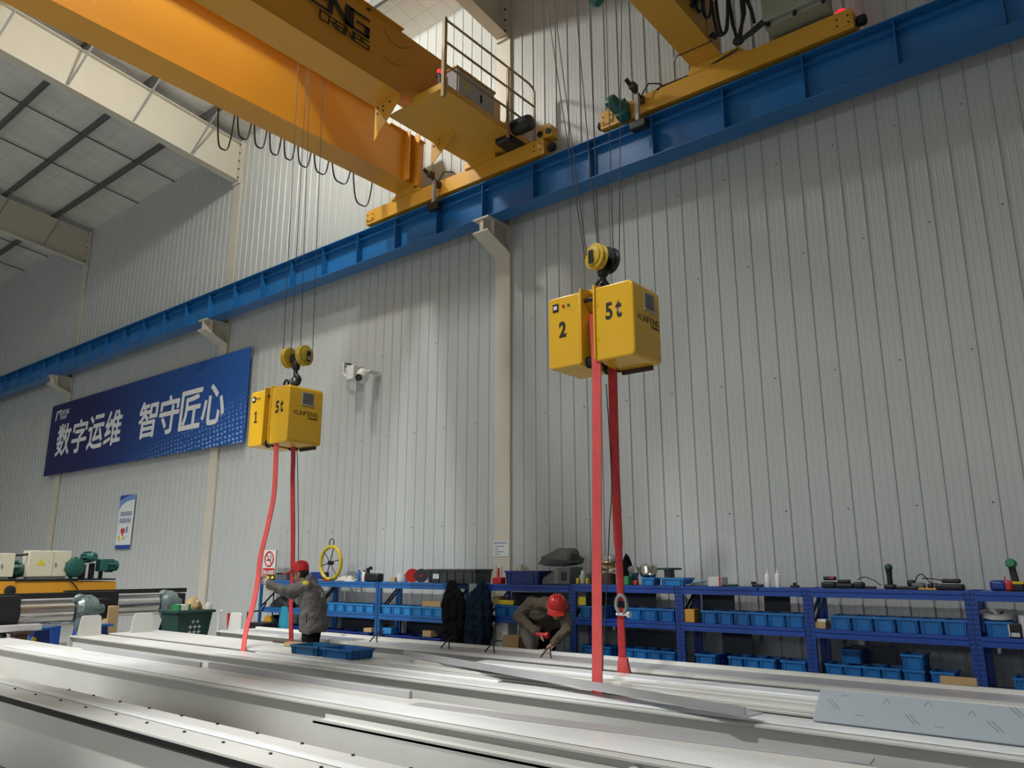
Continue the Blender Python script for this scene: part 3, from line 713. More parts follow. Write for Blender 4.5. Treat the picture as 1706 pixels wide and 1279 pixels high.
hook_block((-9.62, 6.72, 4.40), 4.92, 10.26, .30, .155, math.radians(12), 'yellow hook block with two sheaves above the unit numbered 1',
           [(-.28, -.05, -9.98, 6.62), (.02, .05, -9.66, 6.62), (-.005, -.10, -9.70, 6.60), (.25, .10, -9.35, 6.66)], True)
hook_block((-4.18, 6.72, 4.62), 5.08, 9.61, .17, .145, math.radians(75), 'yellow hook block seen edge on above the unit numbered 2',
           [(-.10, -.16, -4.66, 6.3), (-.06, .02, -4.42, 6.5), (.02, -.10, -4.12, 6.45), (.10, .06, -3.96, 6.6), (.13, .13, -3.80, 6.8), (-.16, -.1, -4.85, 6.4)], False)

# ------------------------------------------------------------------ slings
def bez(pts, n=8):
    P = [Vector(p) for p in pts]; out = []
    for i in range(len(P)-1):
        p0 = P[max(i-1,0)]; p1 = P[i]; p2 = P[i+1]; p3 = P[min(i+2,len(P)-1)]
        for k in range(n):
            u = k/n
            out.append(.5*((2*p1) + (p2-p0)*u + (2*p0-5*p1+4*p2-p3)*u*u + (3*p1-p0-3*p2+p3)*u**3))
    out.append(P[-1]); return out
def sling(lbl, near, far, wn, wf, loc):
    t = thing('lifting_sling', lbl, 'sling', loc)
    obj('near_strand', MB().ribbon(bez(near), (1,0,0), wn, .012), M_red, t, label='bright red webbing strand')
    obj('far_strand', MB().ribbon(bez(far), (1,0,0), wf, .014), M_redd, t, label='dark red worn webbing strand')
    return t
n2 = [at(989, 520, 6.62), at(991, 560, 6.52), at(993.5, 600, 6.49), at(994, 640, 6.48), at(994.5, 800, 6.40), at(994.5, 950, 6.32), at(995, 1145, 6.15), at(995, 1200, 6.12)]
f2 = [(-4.2, 6.8, 4.3), at(1019, 590, 6.83), at(1021, 640, 6.85), at(1024, 760, 6.92), at(1030, 905, 6.98), at(1033, 960, 7.02), at(1034, 1000, 7.04)]
s2 = sling('red webbing sling hanging from the unit numbered 2 to the girders', n2, f2, .105, [.105]*25+[.10]*8+[.078]*16, (-4.0, 6.6, .7))
f2b = [at(1034, 1012, 7.04), at(1035, 1050, 7.06), at(1037, 1100, 7.10), at(1038, 1160, 7.12)]
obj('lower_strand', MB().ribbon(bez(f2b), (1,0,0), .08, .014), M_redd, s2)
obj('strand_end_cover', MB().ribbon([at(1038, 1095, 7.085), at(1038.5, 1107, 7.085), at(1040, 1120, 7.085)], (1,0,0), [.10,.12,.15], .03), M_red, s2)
shc = at(1035, 1008, 7.02)
sk = obj('shackle', MB().tube([shc + Vector((.062*math.sin(a)*(1 if abs(a) < 2.0 else .8), 0, .10*math.cos(a))) for a in [(-2.6 + 5.2*k/20) for k in range(21)]], .018, 8), M_galv, s2, label='zinc bow shackle')
obj('shackle_pin', MB().lathe([(.014,0),(.014,.13),(.03,.131),(.03,.16)], shc + Vector((-.06, 0, -.088)), (1,0,0), 10), M_white, sk)
n1 = [(-9.87, 6.62, 4.0), at(460, 735, 6.50), at(460, 750, 6.50), at(456.5, 821, 6.55), at(446, 876, 6.58), at(434, 927, 6.6), at(429.5, 966, 6.6), at(421.5, 1008, 6.5), at(410, 1050, 6.35), at(405, 1088, 6.14), at(404, 1120, 6.12)]
f1 = [(-9.88, 6.8, 4.0), at(488, 745, 6.83), at(487.5, 800, 6.95), at(488, 900, 7.22), at(487, 960, 7.36), at(485, 1000, 7.38), at(485, 1066, 7.35), at(485, 1090, 7.3)]
s1_ = sling('red webbing sling held by the worker below the unit numbered 1', n1, f1, .105, .095, (-9.6, 6.5, .7))
# thin pendant cables beside the far strands
for a in ([at(1010, 640, 6.9), at(1019, 800, 6.9), at(1015, 880, 6.9), at(1012, 960, 6.95), at(1006, 1060, 7.0), at(1004, 1120, 7.05)],):
    obj('strand_cord', MB().tube(bez(a, 5), .006, 5), M_rope, s2)
obj('strand_cord', MB().tube(bez([at(495, 745, 6.9), at(497, 850, 6.95), at(497.5, 940, 7.0)], 5), .006, 5), M_rope, s1_)

# ================================================================== ON THE WALL
BYN = 10.13
bn = obj('banner', MB().box(-28.08, -16.42, BYN, BYN+.03, 4.56, 6.91), None, label='wide blue banner with eight white Chinese characters on the wall', cat='banner')
mB = mat('banner_print', (0.02, 0.04, 0.26), 0.45, 0, 0)
nt = mB.node_tree; b = nt.nodes['Principled BSDF']
tc = nt.nodes.new('ShaderNodeTexCoord'); sep = nt.nodes.new('ShaderNodeSeparateXYZ'); nt.links.new(tc.outputs['Generated'], sep.inputs[0])
mr = nt.nodes.new('ShaderNodeMapRange'); mr.inputs[1].default_value = .25; mr.inputs[2].default_value = 1.05; nt.links.new(sep.outputs['X'], mr.inputs[0])
rp = nt.nodes.new('ShaderNodeMixRGB'); rp.inputs[1].default_value = (0.008, 0.010, 0.09, 1); rp.inputs[2].default_value = (0.016, 0.10, 0.38, 1)
nt.links.new(mr.outputs[0], rp.inputs[0])
vo = nt.nodes.new('ShaderNodeTexVoronoi'); vo.inputs['Scale'].default_value = 1.0; vo.inputs['Randomness'].default_value = 0.25
mpb = nt.nodes.new('ShaderNodeMapping'); mpb.inputs['Scale'].default_value = (68, 1, 20); mpb.inputs['Rotation'].default_value = (0, .12, 0)
nt.links.new(tc.outputs['Generated'], mpb.inputs[0]); nt.links.new(mpb.outputs[0], vo.inputs['Vector'])
lt = nt.nodes.new('ShaderNodeMath'); lt.operation = 'LESS_THAN'; lt.inputs[1].default_value = .30; nt.links.new(vo.outputs['Distance'], lt.inputs[0])
mk = nt.nodes.new('ShaderNodeMath'); mk.operation = 'SUBTRACT'; nt.links.new(sep.outputs['X'], mk.inputs[0]); nt.links.new(sep.outputs['Z'], mk.inputs[1])
mk2 = nt.nodes.new('ShaderNodeMapRange'); mk2.inputs[1].default_value = .42; mk2.inputs[2].default_value = .95; mk2.inputs[4].default_value = .75; nt.links.new(mk.outputs[0], mk2.inputs[0])
ml = nt.nodes.new('ShaderNodeMath'); ml.operation = 'MULTIPLY'; nt.links.new(lt.outputs[0], ml.inputs[0]); nt.links.new(mk2.outputs[0], ml.inputs[1])
rp2 = nt.nodes.new('ShaderNodeMixRGB'); rp2.inputs[2].default_value = (0.35, 0.55, 0.80, 1); nt.links.new(ml.outputs[0], rp2.inputs[0]); nt.links.new(rp.outputs[0], rp2.inputs[1])
nt.links.new(rp2.outputs[0], b.inputs['Base Color'])
bn.data.materials.append(mB)
for ch, xc in zip('数字运维智守匠心', (-26.84, -25.67, -24.52, -23.37, -21.28, -20.11, -18.99, -17.89)):
    lettering('lettering', ch, M_ltr, bn, (xc, BYN-.003, 5.67), (1,0,0), (0,0,1), 1.02, 1.02, 0.0, .06, .022)
# small emblem: flag outline and two short lines
obj('emblem', MB().prism([(-27.72, 6.36), (-27.66, 6.36), (-27.58, 6.62), (-27.30, 6.66), (-27.30, 6.70), (-27.66, 6.68)], 'y', BYN-.004, BYN-.001), M_ltr, bn)
techno('emblem_lettering', 'KUNFENG', M_ltr, bn, (-27.06, BYN-.003, 6.59), (1,0,0), (0,0,1), .72, .14, .8, .6)
techno('emblem_lettering', 'CRANeS', M_ltr, bn, (-27.1, BYN-.003, 6.43), (1,0,0), (0,0,1), .5, .09, .8, .7)

po = thing('safety_poster', 'narrow white safety poster with blue edges below the banner', 'poster', (-22.2, 10.26, 2.15))
obj('sheet', MB().box(-22.66, -21.78, 10.255, 10.262, 2.15, 3.64), M_paper, po)
obj('header', MB().prism([(-22.66, 3.64), (-21.78, 3.64), (-21.78, 3.50), (-22.2, 3.47), (-22.5, 3.38), (-22.66, 3.25)], 'y', 10.252, 10.255), M_signl, po)
obj('header_accent', MB().prism([(-22.66, 3.64), (-22.0, 3.64), (-22.35, 3.58), (-22.66, 3.50)], 'y', 10.249, 10.252), M_signb, po)
obj('footer', MB().box(-22.66, -21.78, 10.252, 10.255, 2.15, 2.26), M_signb, po)
def marks(parent, x0, x1, y, z, h, n, m):
    # print too small to read in the photograph: a row of little character-sized strokes
    cw = (x1-x0)/n
    for k in range(n):
        a = x0+cw*k
        for (u0, u1, v0, v1) in (((.1,.85,.42,.58), (.42,.56,0,1), (.15,.8,.84,1))[0:3] if k % 2 else ((.1,.24,0,1), (.1,.85,.84,1), (.7,.85,.1,.9), (.2,.8,.4,.54))):
            obj('print_stroke', MB().box(a+cw*u0, a+cw*u1, y, y+.0015, z-h/2+h*v0, z-h/2+h*v1), m, parent)
marks(po, -22.54, -21.86, 10.2505, 3.10, .14, 6, M_signb)
marks(po, -22.56, -21.88, 10.2505, 2.91, .14, 6, M_signb)
for (dx, dz, w_, h_, m) in ((-.10, .42, .13, .16, M_signr), (.02, .42, .12, .16, M_signr), (-.04, .32, .09, .09, M_signr), (-.22, .22, .12, .17, M_yprint), (.0, .2, .06, .12, M_yprint), (.07, .22, .05, .13, M_org2), (.19, .44, .12, .22, M_signl), (.21, .3, .1, .12, M_paper)):
    obj('picture', MB().ell((-22.26+dx, 10.252, 2.23+dz), w_/2, .003, h_/2, n=10, m=6), m, po)
# no-smoking sign leaning on the rack end
ns = thing('no_smoking_sign', 'white and red no smoking sign behind the worker in the red cap', 'sign', (-14.6, 9.86, 1.40))
sx0, sx1, sz0, sz1 = -14.83, -14.40, 1.44, 2.03
obj('board', MB().box(sx0, sx1, 9.86, 9.885, sz0, sz1), M_white, ns)
obj('red_panel', MB().box(sx0+.01, sx1-.01, 9.855, 9.86, sz0+.01, sz0+.21), M_signr, ns)
rc = Vector(((sx0+sx1)/2, 9.855, sz0+.40))
obj('prohibition_ring', MB().tube([rc + Vector((.15*math.cos(2*PI*k/24), 0, .15*math.sin(2*PI*k/24))) for k in range(24)], .015, 6, closed=True), M_signr, ns)
obj('slash', MB().bar(rc + Vector((-.1, -.004, .1)), rc + Vector((.1, -.004, -.1)), .006, .024, up=(0,-1,0)), M_signr, ns)
obj('cigarette', MB().box(rc.x-.09, rc.x+.06, 9.853, 9.857, rc.z-.035, rc.z-.01), M_ink, ns)
obj('smoke', MB().tube([rc + Vector((.05, 0, .0)), rc + Vector((.07, 0, .04)), rc + Vector((.03, 0, .06)), rc + Vector((.05, 0, .09))], .006, 5), M_ink, ns)
lettering('lettering', '禁止吸烟', M_ltr, ns, ((sx0+sx1)/2, 9.853, sz0+.125), (1,0,0), (0,0,1), .36, .085, 0.0, 0.0, .003)
obj('lettering_line', MB().box(sx0+.05, sx1-.05, 9.853, 9.855, sz0+.04, sz0+.06), M_ltr, ns)
obj('sign_post', MB().box(sx1-.03, sx1-.005, 9.885, 9.90, 0, sz1), M_blk, ns)
# notice taped to the column
nb = thing('notice_sheet', 'small white notice taped to the cream column', 'notice', (-8.51, 10.235, 1.84))
obj('sheet', MB().box(-8.70, -8.36, 10.232, 10.238, 1.85, 2.11), M_paper, nb)
marks(nb, -8.68, -8.39, 10.2305, 2.07, .04, 6, M_signb)
for k, (a, wd2) in enumerate(((2.02, .22), (1.97, .1), (1.93, .2), (1.89, .12))):
    obj('text_line', MB().box(-8.67, -8.67+wd2, 10.2305, 10.232, a-.008, a+.004), M_mark, nb)
# wall camera with its aerial
cm = thing('security_camera', 'white wall mounted security camera with a short aerial', 'camera', (-12.5, 10.1, 5.6))
cp = at(591, 622, 10.1)
obj('box_body', MB().box(cp.x-.13, cp.x+.10, 9.98, 10.27, cp.z-.14, cp.z+.16), M_white, cm, bevel=.015)
hd = at(604, 626, 9.95)
hb = obj('head', MB().ell(hd, .12, .13, .16), M_white, cm)
obj('lens', MB().lathe([(.075,0),(.075,.03),(.05,.045)], hd + Vector((.02,-.10,-.055)), (.15,-1,-.25), 16), M_lens, hb)
obj('hood', MB().box(hd.x-.02, hd.x+.17, 10.0, 10.27, hd.z+.08, hd.z+.12), M_white, cm, bevel=.01)
ap = at(573, 613, 10.15)
obj('aerial', MB().box(ap.x-.02, ap.x+.02, 10.13, 10.17, ap.z-.12, ap.z+.14), M_white, cm, bevel=.006)
obj('aerial_arm', MB().tube([(ap.x, 10.15, ap.z-.12), (ap.x+.1, 10.14, ap.z-.2), (cp.x-.13, 10.12, cp.z-.02)], .022, 6), M_white, cm)
for dz in (.03, .09):
    obj('aerial_clip', MB().box(ap.x+.02, ap.x+.10, 10.14, 10.28, ap.z+dz-.01, ap.z+dz+.01), M_grey, cm)

# ================================================================== RACKS AND WHAT STANDS ON THEM
RY0, RY1 = 9.55, 10.08
def rack(x0, x1, tiers, m, lbl):
    t = thing('storage_rack', lbl, 'rack', ((x0+x1)/2, (RY0+RY1)/2, 0), 'blue racks along the wall')
    top = tiers[0]
    for xa in (x0, x1-.055):
        for ya in (RY0, RY1-.04):
            p = obj('post', MB().prism([(xa, ya), (xa+.055, ya), (xa+.055, ya+.04), (xa, ya+.04)], 'z', 0, top+.005), m, t)
            if ya == RY0:
                mb = MB()
                for k in range(int(top/.05)):
                    for dx in (.014, .036):
                        mb.box(xa+dx-.004, xa+dx+.006, ya-.0012, ya+.001, .04+.05*k, .065+.05*k)
                obj('slots', mb, M_slot, p, kind='stuff')
        br = MB().bar((xa+.027, RY0+.04, .1), (xa+.027, RY1-.04, tiers[-1]), .02, .03); obj('side_brace', br, M_rackb, t)
        br = MB().bar((xa+.027, RY0+.04, tiers[1]), (xa+.027, RY1-.04, top-.12), .02, .03); obj('side_brace', br, M_rackb, t)
    for z in tiers:
        h = .10
        fb_ = obj('front_beam', MB().prism([(RY0-.012, z), (RY0+.03, z), (RY0+.03, z-h), (RY0-.012, z-h), (RY0-.012, z-h*.62), (RY0-.004, z-h*.55), (RY0-.004, z-h*.45), (RY0-.012, z-h*.38)], 'x', x0+.056, x1-.056), m, t)
        obj('rear_beam', MB().box(x0+.056, x1-.056, RY1-.04, RY1-.005, z-h, z), m, t)
        obj('shelf_board', MB().box(x0+.056, x1-.056, RY0+.03, RY1-.04, z-.035, z-.003), m, t)
    return t
LT, RTI = (1.415, .885, .42), (1.44, .985, .45)
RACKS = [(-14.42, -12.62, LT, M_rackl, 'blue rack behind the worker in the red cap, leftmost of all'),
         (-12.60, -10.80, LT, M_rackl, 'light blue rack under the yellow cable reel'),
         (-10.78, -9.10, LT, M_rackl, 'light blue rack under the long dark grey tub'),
         (-8.24, -6.62, (1.42, .95, .45), M_rack, 'blue rack behind the bending worker in the red helmet'),
         (-6.615, -4.925, RTI, M_rack, 'blue rack behind the two long red strands'),
         (-4.92, -3.255, RTI, M_rack, 'blue rack under the two white squeeze bottles'),
         (-3.25, -1.565, RTI, M_rack, 'blue rack under the upright black torch'),
         (-1.56, 0.12, RTI, M_rack, 'blue rack at the right edge of the picture')]
for r in RACKS: rack(*r)

# -------------------------------------------------- open plastic bins (local geometry, origin at base centre)
def make_bin(nm, w_, d_, h_, m, lbl, loc, grp):
    t = thing(nm, lbl, 'bin', loc, grp)
    mb = MB(); th = .006; tp = .012
    xo0, xo1, yo0, yo1 = -w_/2+tp, w_/2-tp, -d_/2+tp, d_/2-tp
    V = [(xo0,yo0,0),(xo1,yo0,0),(xo1,yo1,0),(xo0,yo1,0),(-w_/2,-d_/2,h_),(w_/2,-d_/2,h_),(w_/2,d_/2,h_),(-w_/2,d_/2,h_),
         (-w_/2+th,-d_/2+th,h_),(w_/2-th,-d_/2+th,h_),(w_/2-th,d_/2-th,h_),(-w_/2+th,d_/2-th,h_),(xo0+th,yo0+th,.012),(xo1-th,yo0+th,.012),(xo1-th,yo1-th,.012),(xo0+th,yo1-th,.012)]
    mb.add(V, [(0,3,2,1),(0,1,5,4),(1,2,6,5),(2,3,7,6),(3,0,4,7),(4,5,9,8),(5,6,10,9),(6,7,11,10),(7,4,8,11),(8,9,13,12),(9,10,14,13),(10,11,15,14),(11,8,12,15),(12,13,14,15)])
    kid(t, 'body', mb, m)
    g = .011
    rim = MB()
    o_ = [(-w_/2-g,-d_/2-g),(w_/2+g,-d_/2-g),(w_/2+g,d_/2+g),(-w_/2-g,d_/2+g)]; i_ = [(-w_/2-.001,-d_/2-.001),(w_/2+.001,-d_/2-.001),(w_/2+.001,d_/2+.001),(-w_/2-.001,d_/2+.001)]
    V = [(x,y,h_-.022) for x,y in o_]+[(x,y,h_+.001) for x,y in o_]+[(x,y,h_-.022) for x,y in i_]+[(x,y,h_+.001) for x,y in i_]
    rim.add(V, [(k,(k+1)%4,(k+1)%4+4,k+4) for k in range(4)]+[(k+4,(k+1)%4+4,(k+1)%4+12,k+12) for k in range(4)]+[(k,k+8,(k+1)%4+8,(k+1)%4) for k in range(4)]+[(k+12,(k+1)%4+12,(k+1)%4+8,k+8) for k in range(4)])
    kid(t, 'rim', rim, m)
    for sx in (-1, 1):
        for q in (.47, .36):
            xx = sx*w_*q*.97
            kid(t, 'rib', MB().prism([(-d_/2+tp-.012, .004), (-d_/2+tp, .004), (-d_/2, h_-.02), (-d_/2-.010, h_-.02)], 'x', xx-.005, xx+.005), m)
        for q in (-.4, -.13, .13, .4):
            kid(t, 'rib', MB().prism([(sx*(w_/2-tp), .004), (sx*(w_/2-tp+.012), .004), (sx*(w_/2+.008), h_-.02), (sx*w_/2, h_-.02)], 'y', d_*q-.004, d_*q+.004), m)
    return t
BIN = {}
def place_bin(px0, px1, y_front, z, key, lbl, grp, rot=0.0, hs=1.0, m=None, x0=None, x1=None, dd=.34, nm='storage_bin', h=.155):
    if x0 is None:
        x0 = at(px0, 1060, y_front).x; x1 = at(px1, 1060, y_front).x
    w_ = x1 - x0 - .02
    k = (key, round(w_, 2), round(dd, 2), round(h, 3))
    loc = ((x0+x1)/2, y_front + dd/2, z)
    if k not in BIN:
        BIN[k] = make_bin(nm, round(w_, 2), dd, h, m or M_bin, lbl, loc, grp); BIN[k].rotation_euler = (0,0,rot)
        return BIN[k]
    return copy_tree(BIN[k], loc, lbl, rot, grp)
ORD = ['first', 'second', 'third', 'fourth', 'fifth', 'sixth', 'seventh', 'eighth', 'ninth', 'tenth', 'eleventh', 'twelfth']
def row(xa, xb, n, z, where, key='b', m=None, yf=RY0+.02, dd=.34, h=.155):
    for i in range(n):
        a = xa + (xb-xa)*i/n; bb = xa + (xb-xa)*(i+1)/n
        place_bin(0, 0, yf, z, key, '%s blue bin from the left on the %s' % (ORD[i], where), 'blue bins on the racks', m=m, x0=a, x1=bb, dd=dd, h=h)
# middle shelves
row(-3.02, -1.62, 6, .987, 'middle shelf under the black torch')
row(-4.63, -3.32, 6, .987, 'middle shelf under the white bottles')
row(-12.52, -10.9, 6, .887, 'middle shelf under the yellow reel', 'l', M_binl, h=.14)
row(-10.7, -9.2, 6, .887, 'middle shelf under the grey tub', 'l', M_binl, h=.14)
# lower shelves
row(-3.12, -2.32, 4, .452, 'lowest shelf under the black torch')
place_bin(0,0, RY0+.02, .452, 'b', 'lower bin of the pair stacked on the lowest shelf beside the cardboard strip', 'blue bins on the racks', x0=-2.30, x1=-2.08)
place_bin(0,0, RY0+.02, .609, 'b', 'upper bin of the stacked pair on the lowest shelf under the torch', 'blue bins on the racks', x0=-2.30, x1=-2.08)
place_bin(0,0, RY0+.02, .452, 'b', 'blue bin just right of the stacked pair, behind the cardboard strip', 'blue bins on the racks', x0=-2.03, x1=-1.80)
place_bin(0,0, RY0+.18, .609, 'b', 'blue bin set back on top of the row left of the stacked pair', 'blue bins on the racks', x0=-2.98, x1=-2.76)
place_bin(0,0, RY0+.02, .452, 'b', 'single blue bin on the left of the lowest shelf under the white bottles', 'blue bins on the racks', x0=-4.74, x1=-4.46)
row(-4.30, -3.70, 3, .452, 'lowest shelf under the bottles')
place_bin(0,0, RY0+.02, .452, 'b', 'wide blue bin at the right end of the lowest shelf under the white bottles', 'blue bins on the racks', x0=-3.64, x1=-3.34)
place_bin(0,0, RY0+.03, .987, 'b', 'blue bin holding a white basin at the right edge', 'blue bins on the racks', x0=-1.46, x1=-1.22)
row(-1.28, -.7, 2, .452, 'lowest shelf beyond the last post')
# rack behind the long strands
row(-6.5, -6.1, 2, .987, 'middle shelf just right of the bending worker')
row(-5.75, -5.0, 3, .987, 'middle shelf right of the shackle')
row(-6.5, -6.0, 2, .452, 'lowest shelf just right of the bending worker')
row(-5.85, -5.02, 4, .452, 'lowest shelf right of the shackle')
row(-12.5, -11.0, 4, .422, 'lowest shelf under the yellow reel', 'd', M_bind, h=.12)
row(-10.6, -9.25, 3, .422, 'lowest shelf under the grey tub', 'd', M_bind, h=.12)
place_bin(0,0, RY0+.02, .422, 'd', 'dark blue crate on the lowest shelf behind the cap worker', 'blue bins on the racks', m=M_bind, x0=-13.7, x1=-12.8, h=.14)
row(-8.1, -7.6, 2, .952, 'middle shelf left of the bending worker')

# added dark boards: shelf shade and dark silhouettes at the back of the shelves
for i, (xa, xb, z0, h_, lb) in enumerate(((-4.80, -4.35, .988, .36, 'added dark board for shelf shade behind the orange carton'), (-3.95, -3.62, .988, .38, 'added black board for shelf shade behind the bins under the white bottles'), (-4.55, -4.15, .453, .40, 'added dark board for shelf shade behind the lowest bins under the white bottles'),
        (-2.95, -2.45, .453, .34, 'added dark board for shelf shade behind the lowest bins under the torch'), (-1.20, -.4, .453, .36, 'added dark board for shade at the back of the lowest shelf on the right'), (-6.0, -5.2, .453, .36, 'added dark board for shelf shade behind the lowest bins right of the shackle'),
        (-6.45, -5.5, .988, .36, 'added dark board for shelf shade behind the middle bins beside the red strands'), (-12.3, -11.2, .423, .38, 'added dark board for shelf shade behind the lowest crates under the reel'), (-10.5, -9.4, .423, .38, 'added dark board for shelf shade behind the lowest crates under the grey tub'), (-8.1, -7.2, .952, .34, 'added dark board for shelf shade behind the bending worker'))):
    obj('shade_board', MB().obox(((xa+xb)/2, 9.99, z0+h_/2), ((xb-xa)/2,0,0), (0,.006,0), (0,.012,h_/2)), M_rackb, label=lb, cat='board')
# -------------------------------------------------- things on the top shelves
def P_(px, Y=9.7, z=1.44): return at(px, 975, Y).x
ZT, ZL, ZM = 1.442, 1.417, 1.422
def single(nm, mb, m, lbl, cat, **k): return obj(nm, mb, m, label=lbl, cat=cat, **k)
# yellow fish-tape reel
rx, ry, rz = at(551, 937, 9.75).x, 9.75, ZL+.335
t = thing('cable_reel', 'round yellow cable reel with black spokes standing on the rack', 'cable reel', (rx, ry, ZL))
Rr = .31
obj('ring', MB().tube([(rx+Rr*math.cos(2*PI*k/32), ry, rz+Rr*math.sin(2*PI*k/32)) for k in range(32)], .034, 10, closed=True), M_yelp, t)
for k in range(6):
    a = 2*PI*k/6 + .2
    obj('spoke', MB().tube([(rx, ry-.02, rz), (rx+(Rr-.03)*math.cos(a), ry-.02, rz+(Rr-.03)*math.sin(a))], .009, 6), M_blk, t)
obj('hub', MB().lathe([(.04,-.05),(.04,.05)], (rx, ry, rz), (0,1,0), 12), M_blk, t)
obj('handle', MB().tube([(rx+.07*math.cos(a), ry, rz+Rr+.08+.07*math.sin(a)) for a in [2*PI*k/14 for k in range(14)]], .01, 6, closed=True), M_blk, t)
for sx in (-1, 1):
    obj('stand_foot', MB().tube([(rx+sx*.12, ry-.12, ZL+.012), (rx+sx*.10, ry, ZL+.06), (rx+sx*.12, ry+.12, ZL+.012)], .009, 6), M_blk, t)
# rag
def blob(c, a, b, h, seed, n=14, m=7, rough=.35):
    r = random.Random(seed); mb = MB(); mb.ell((c[0], c[1], c[2]), a, b, h, n=n, m=m)
    mb.v = [(x + (x-c[0])*r.uniform(-rough, rough*.4), y + (y-c[1])*r.uniform(-rough, rough*.4), max(c[2], z*1.0 + (z-c[2])*r.uniform(-rough, rough))) for x, y, z in mb.v]
    return mb
single('rag', blob((at(578, 960, 9.68).x, 9.68, ZL), .32, .12, .085, 3), M_rag, 'crumpled pale rag beside the yellow reel', 'rag')
def spray(px, m, lbl, h=.21, r=.033, Y=9.66):
    x = at(px, 960, Y).x
    t = thing('spray_can', lbl, 'can', (x, Y, ZL))
    obj('can_body', MB().lathe([(r*.95,0),(r,.01),(r,h*.78),(r*.75,h*.84)], (x, Y, ZL), (0,0,1), 14), m, t)
    obj('can_cap', MB().lathe([(r*.7,h*.84),(r*.7,h*.96),(r*.4,h)], (x, Y, ZL), (0,0,1), 12), M_grey, t)
spray(598, M_bin, 'blue spray can beside the pale rag'); spray(606.5, M_white, 'white and blue spray can next to the blue can')
x = at(621, 960, 9.7).x
t = thing('black_power_tool', 'black power tool lying right of the spray cans', 'tool', (x, 9.7, ZL))
obj('tool_body', MB().box(x-.15, x+.22, 9.62, 9.78, ZL, ZL+.15), M_blk, t, bevel=.03)
obj('tool_handle', MB().tube([(x-.12, 9.7, ZL+.10), (x-.14, 9.7, ZL+.22), (x-.05, 9.7, ZL+.24)], .035, 10), M_blk, t)
obj('tool_red_switch', MB().box(x-.24, x-.15, 9.64, 9.70, ZL+.03, ZL+.10), M_redp, t, bevel=.01)
single('wood_block', MB().box(at(653, 960, 9.68).x, at(660.5, 960, 9.68).x, 9.64, 9.72, ZL, ZL+.085), M_tan, 'small brown wood block between tool and white pot', 'block', bevel=.004)
x = at(671, 960, 9.68).x
t = thing('white_pot', 'white plastic pot beside the two wire spools', 'pot', (x, 9.68, ZL))
obj('pot_body', MB().lathe([(.085,0),(.10,.02),(.105,.13),(.11,.135),(.11,.15),(.095,.15),(.09,.03)], (x, 9.68, ZL), (0,0,1), 18), M_white, t)
for i, px in enumerate((687, 702)):
    x = at(px, 957, 9.68).x
    t = thing('wire_spool', ('rear brown wire spool beside the white pot', 'front dark wire spool left of the grey tub')[i], 'spool', (x, 9.68, ZL))
    for s in (-1, 1): obj('spool_flange', MB().lathe([(.115,0),(.115,.012)], (x+.04*s, 9.68-.045*s, ZL+.117), (.7,-.7,0), 20), (M_rail, M_redp)[0 if i else 1] if i == 0 else M_tub, t)
    obj('spool_core', MB().lathe([(.075,-.05),(.075,.05)], (x, 9.68, ZL+.117), (.7,-.7,0), 18), M_rail, t)
    obj('spool_hub', MB().lathe([(.03,0),(.03,.075)], (x, 9.68, ZL+.117), (.7,-.7,0), 12), M_redp, t)
# long grey tub
xa, xb = at(712, 965, 9.62).x, at(793, 965, 9.62).x
t = thing('grey_tub', 'long dark grey plastic tub with a white label on the rack', 'tub', ((xa+xb)/2, 9.8, ZL))
obj('tub_body', MB().add([(xa+.02,9.62,ZL),(xb-.02,9.62,ZL),(xb-.02,10.0,ZL),(xa+.02,10.0,ZL),(xa,9.60,ZL+.22),(xb,9.60,ZL+.22),(xb,10.02,ZL+.22),(xa,10.02,ZL+.22)], [(0,3,2,1),(0,1,5,4),(1,2,6,5),(2,3,7,6),(3,0,4,7),(4,5,6,7)]), M_tub, t)
obj('tub_rim', MB().box(xa-.015, xb+.015, 9.585, 10.03, ZL+.20, ZL+.228), M_tub, t)
for k in range(6): obj('tub_rib', MB().box(xa+.08+k*(xb-xa-.16)/5-.01, xa+.08+k*(xb-xa-.16)/5+.01, 9.59, 9.61, ZL+.01, ZL+.2), M_tub, t)
obj('tub_label', MB().box(xa+.16, xa+.30, 9.588, 9.592, ZL+.07, ZL+.15), M_paper, t)
# red clamp block
x = at(830, 965, 9.62).x
t = thing('red_bench_clamp', 'small red clamp standing in front of the column', 'clamp', (x, 9.62, ZM))
obj('clamp_base', MB().box(x-.09, x+.09, 9.58, 9.70, ZM, ZM+.10), M_redp, t, bevel=.01)
obj('clamp_screw', MB().tube([(x-.01, 9.64, ZM+.10), (x-.01, 9.64, ZM+.24)], .018, 8), M_redp, t)
for dx in (-.05, .05): obj('clamp_bar', MB().tube([(x+dx, 9.64, ZM+.1), (x+dx*1.3, 9.64, ZM+.27)], .005, 5), M_redp, t)
# blue crate with scrap inside
place_bin(0,0, 9.58, ZM, 'n', 'navy crate full of scrap left of the grey tarp', 'navy crates on the rack', m=M_bind, x0=at(841, 965, 9.58).x, x1=at(898, 965, 9.58).x, dd=.36, h=.20, nm='storage_crate')
single('scrap_pile', blob((at(868, 955, 9.78).x, 9.78, ZM+.10), .25, .14, .17, 9, rough=.5), M_rag, 'grey scrap heaped in the navy crate', 'scrap')
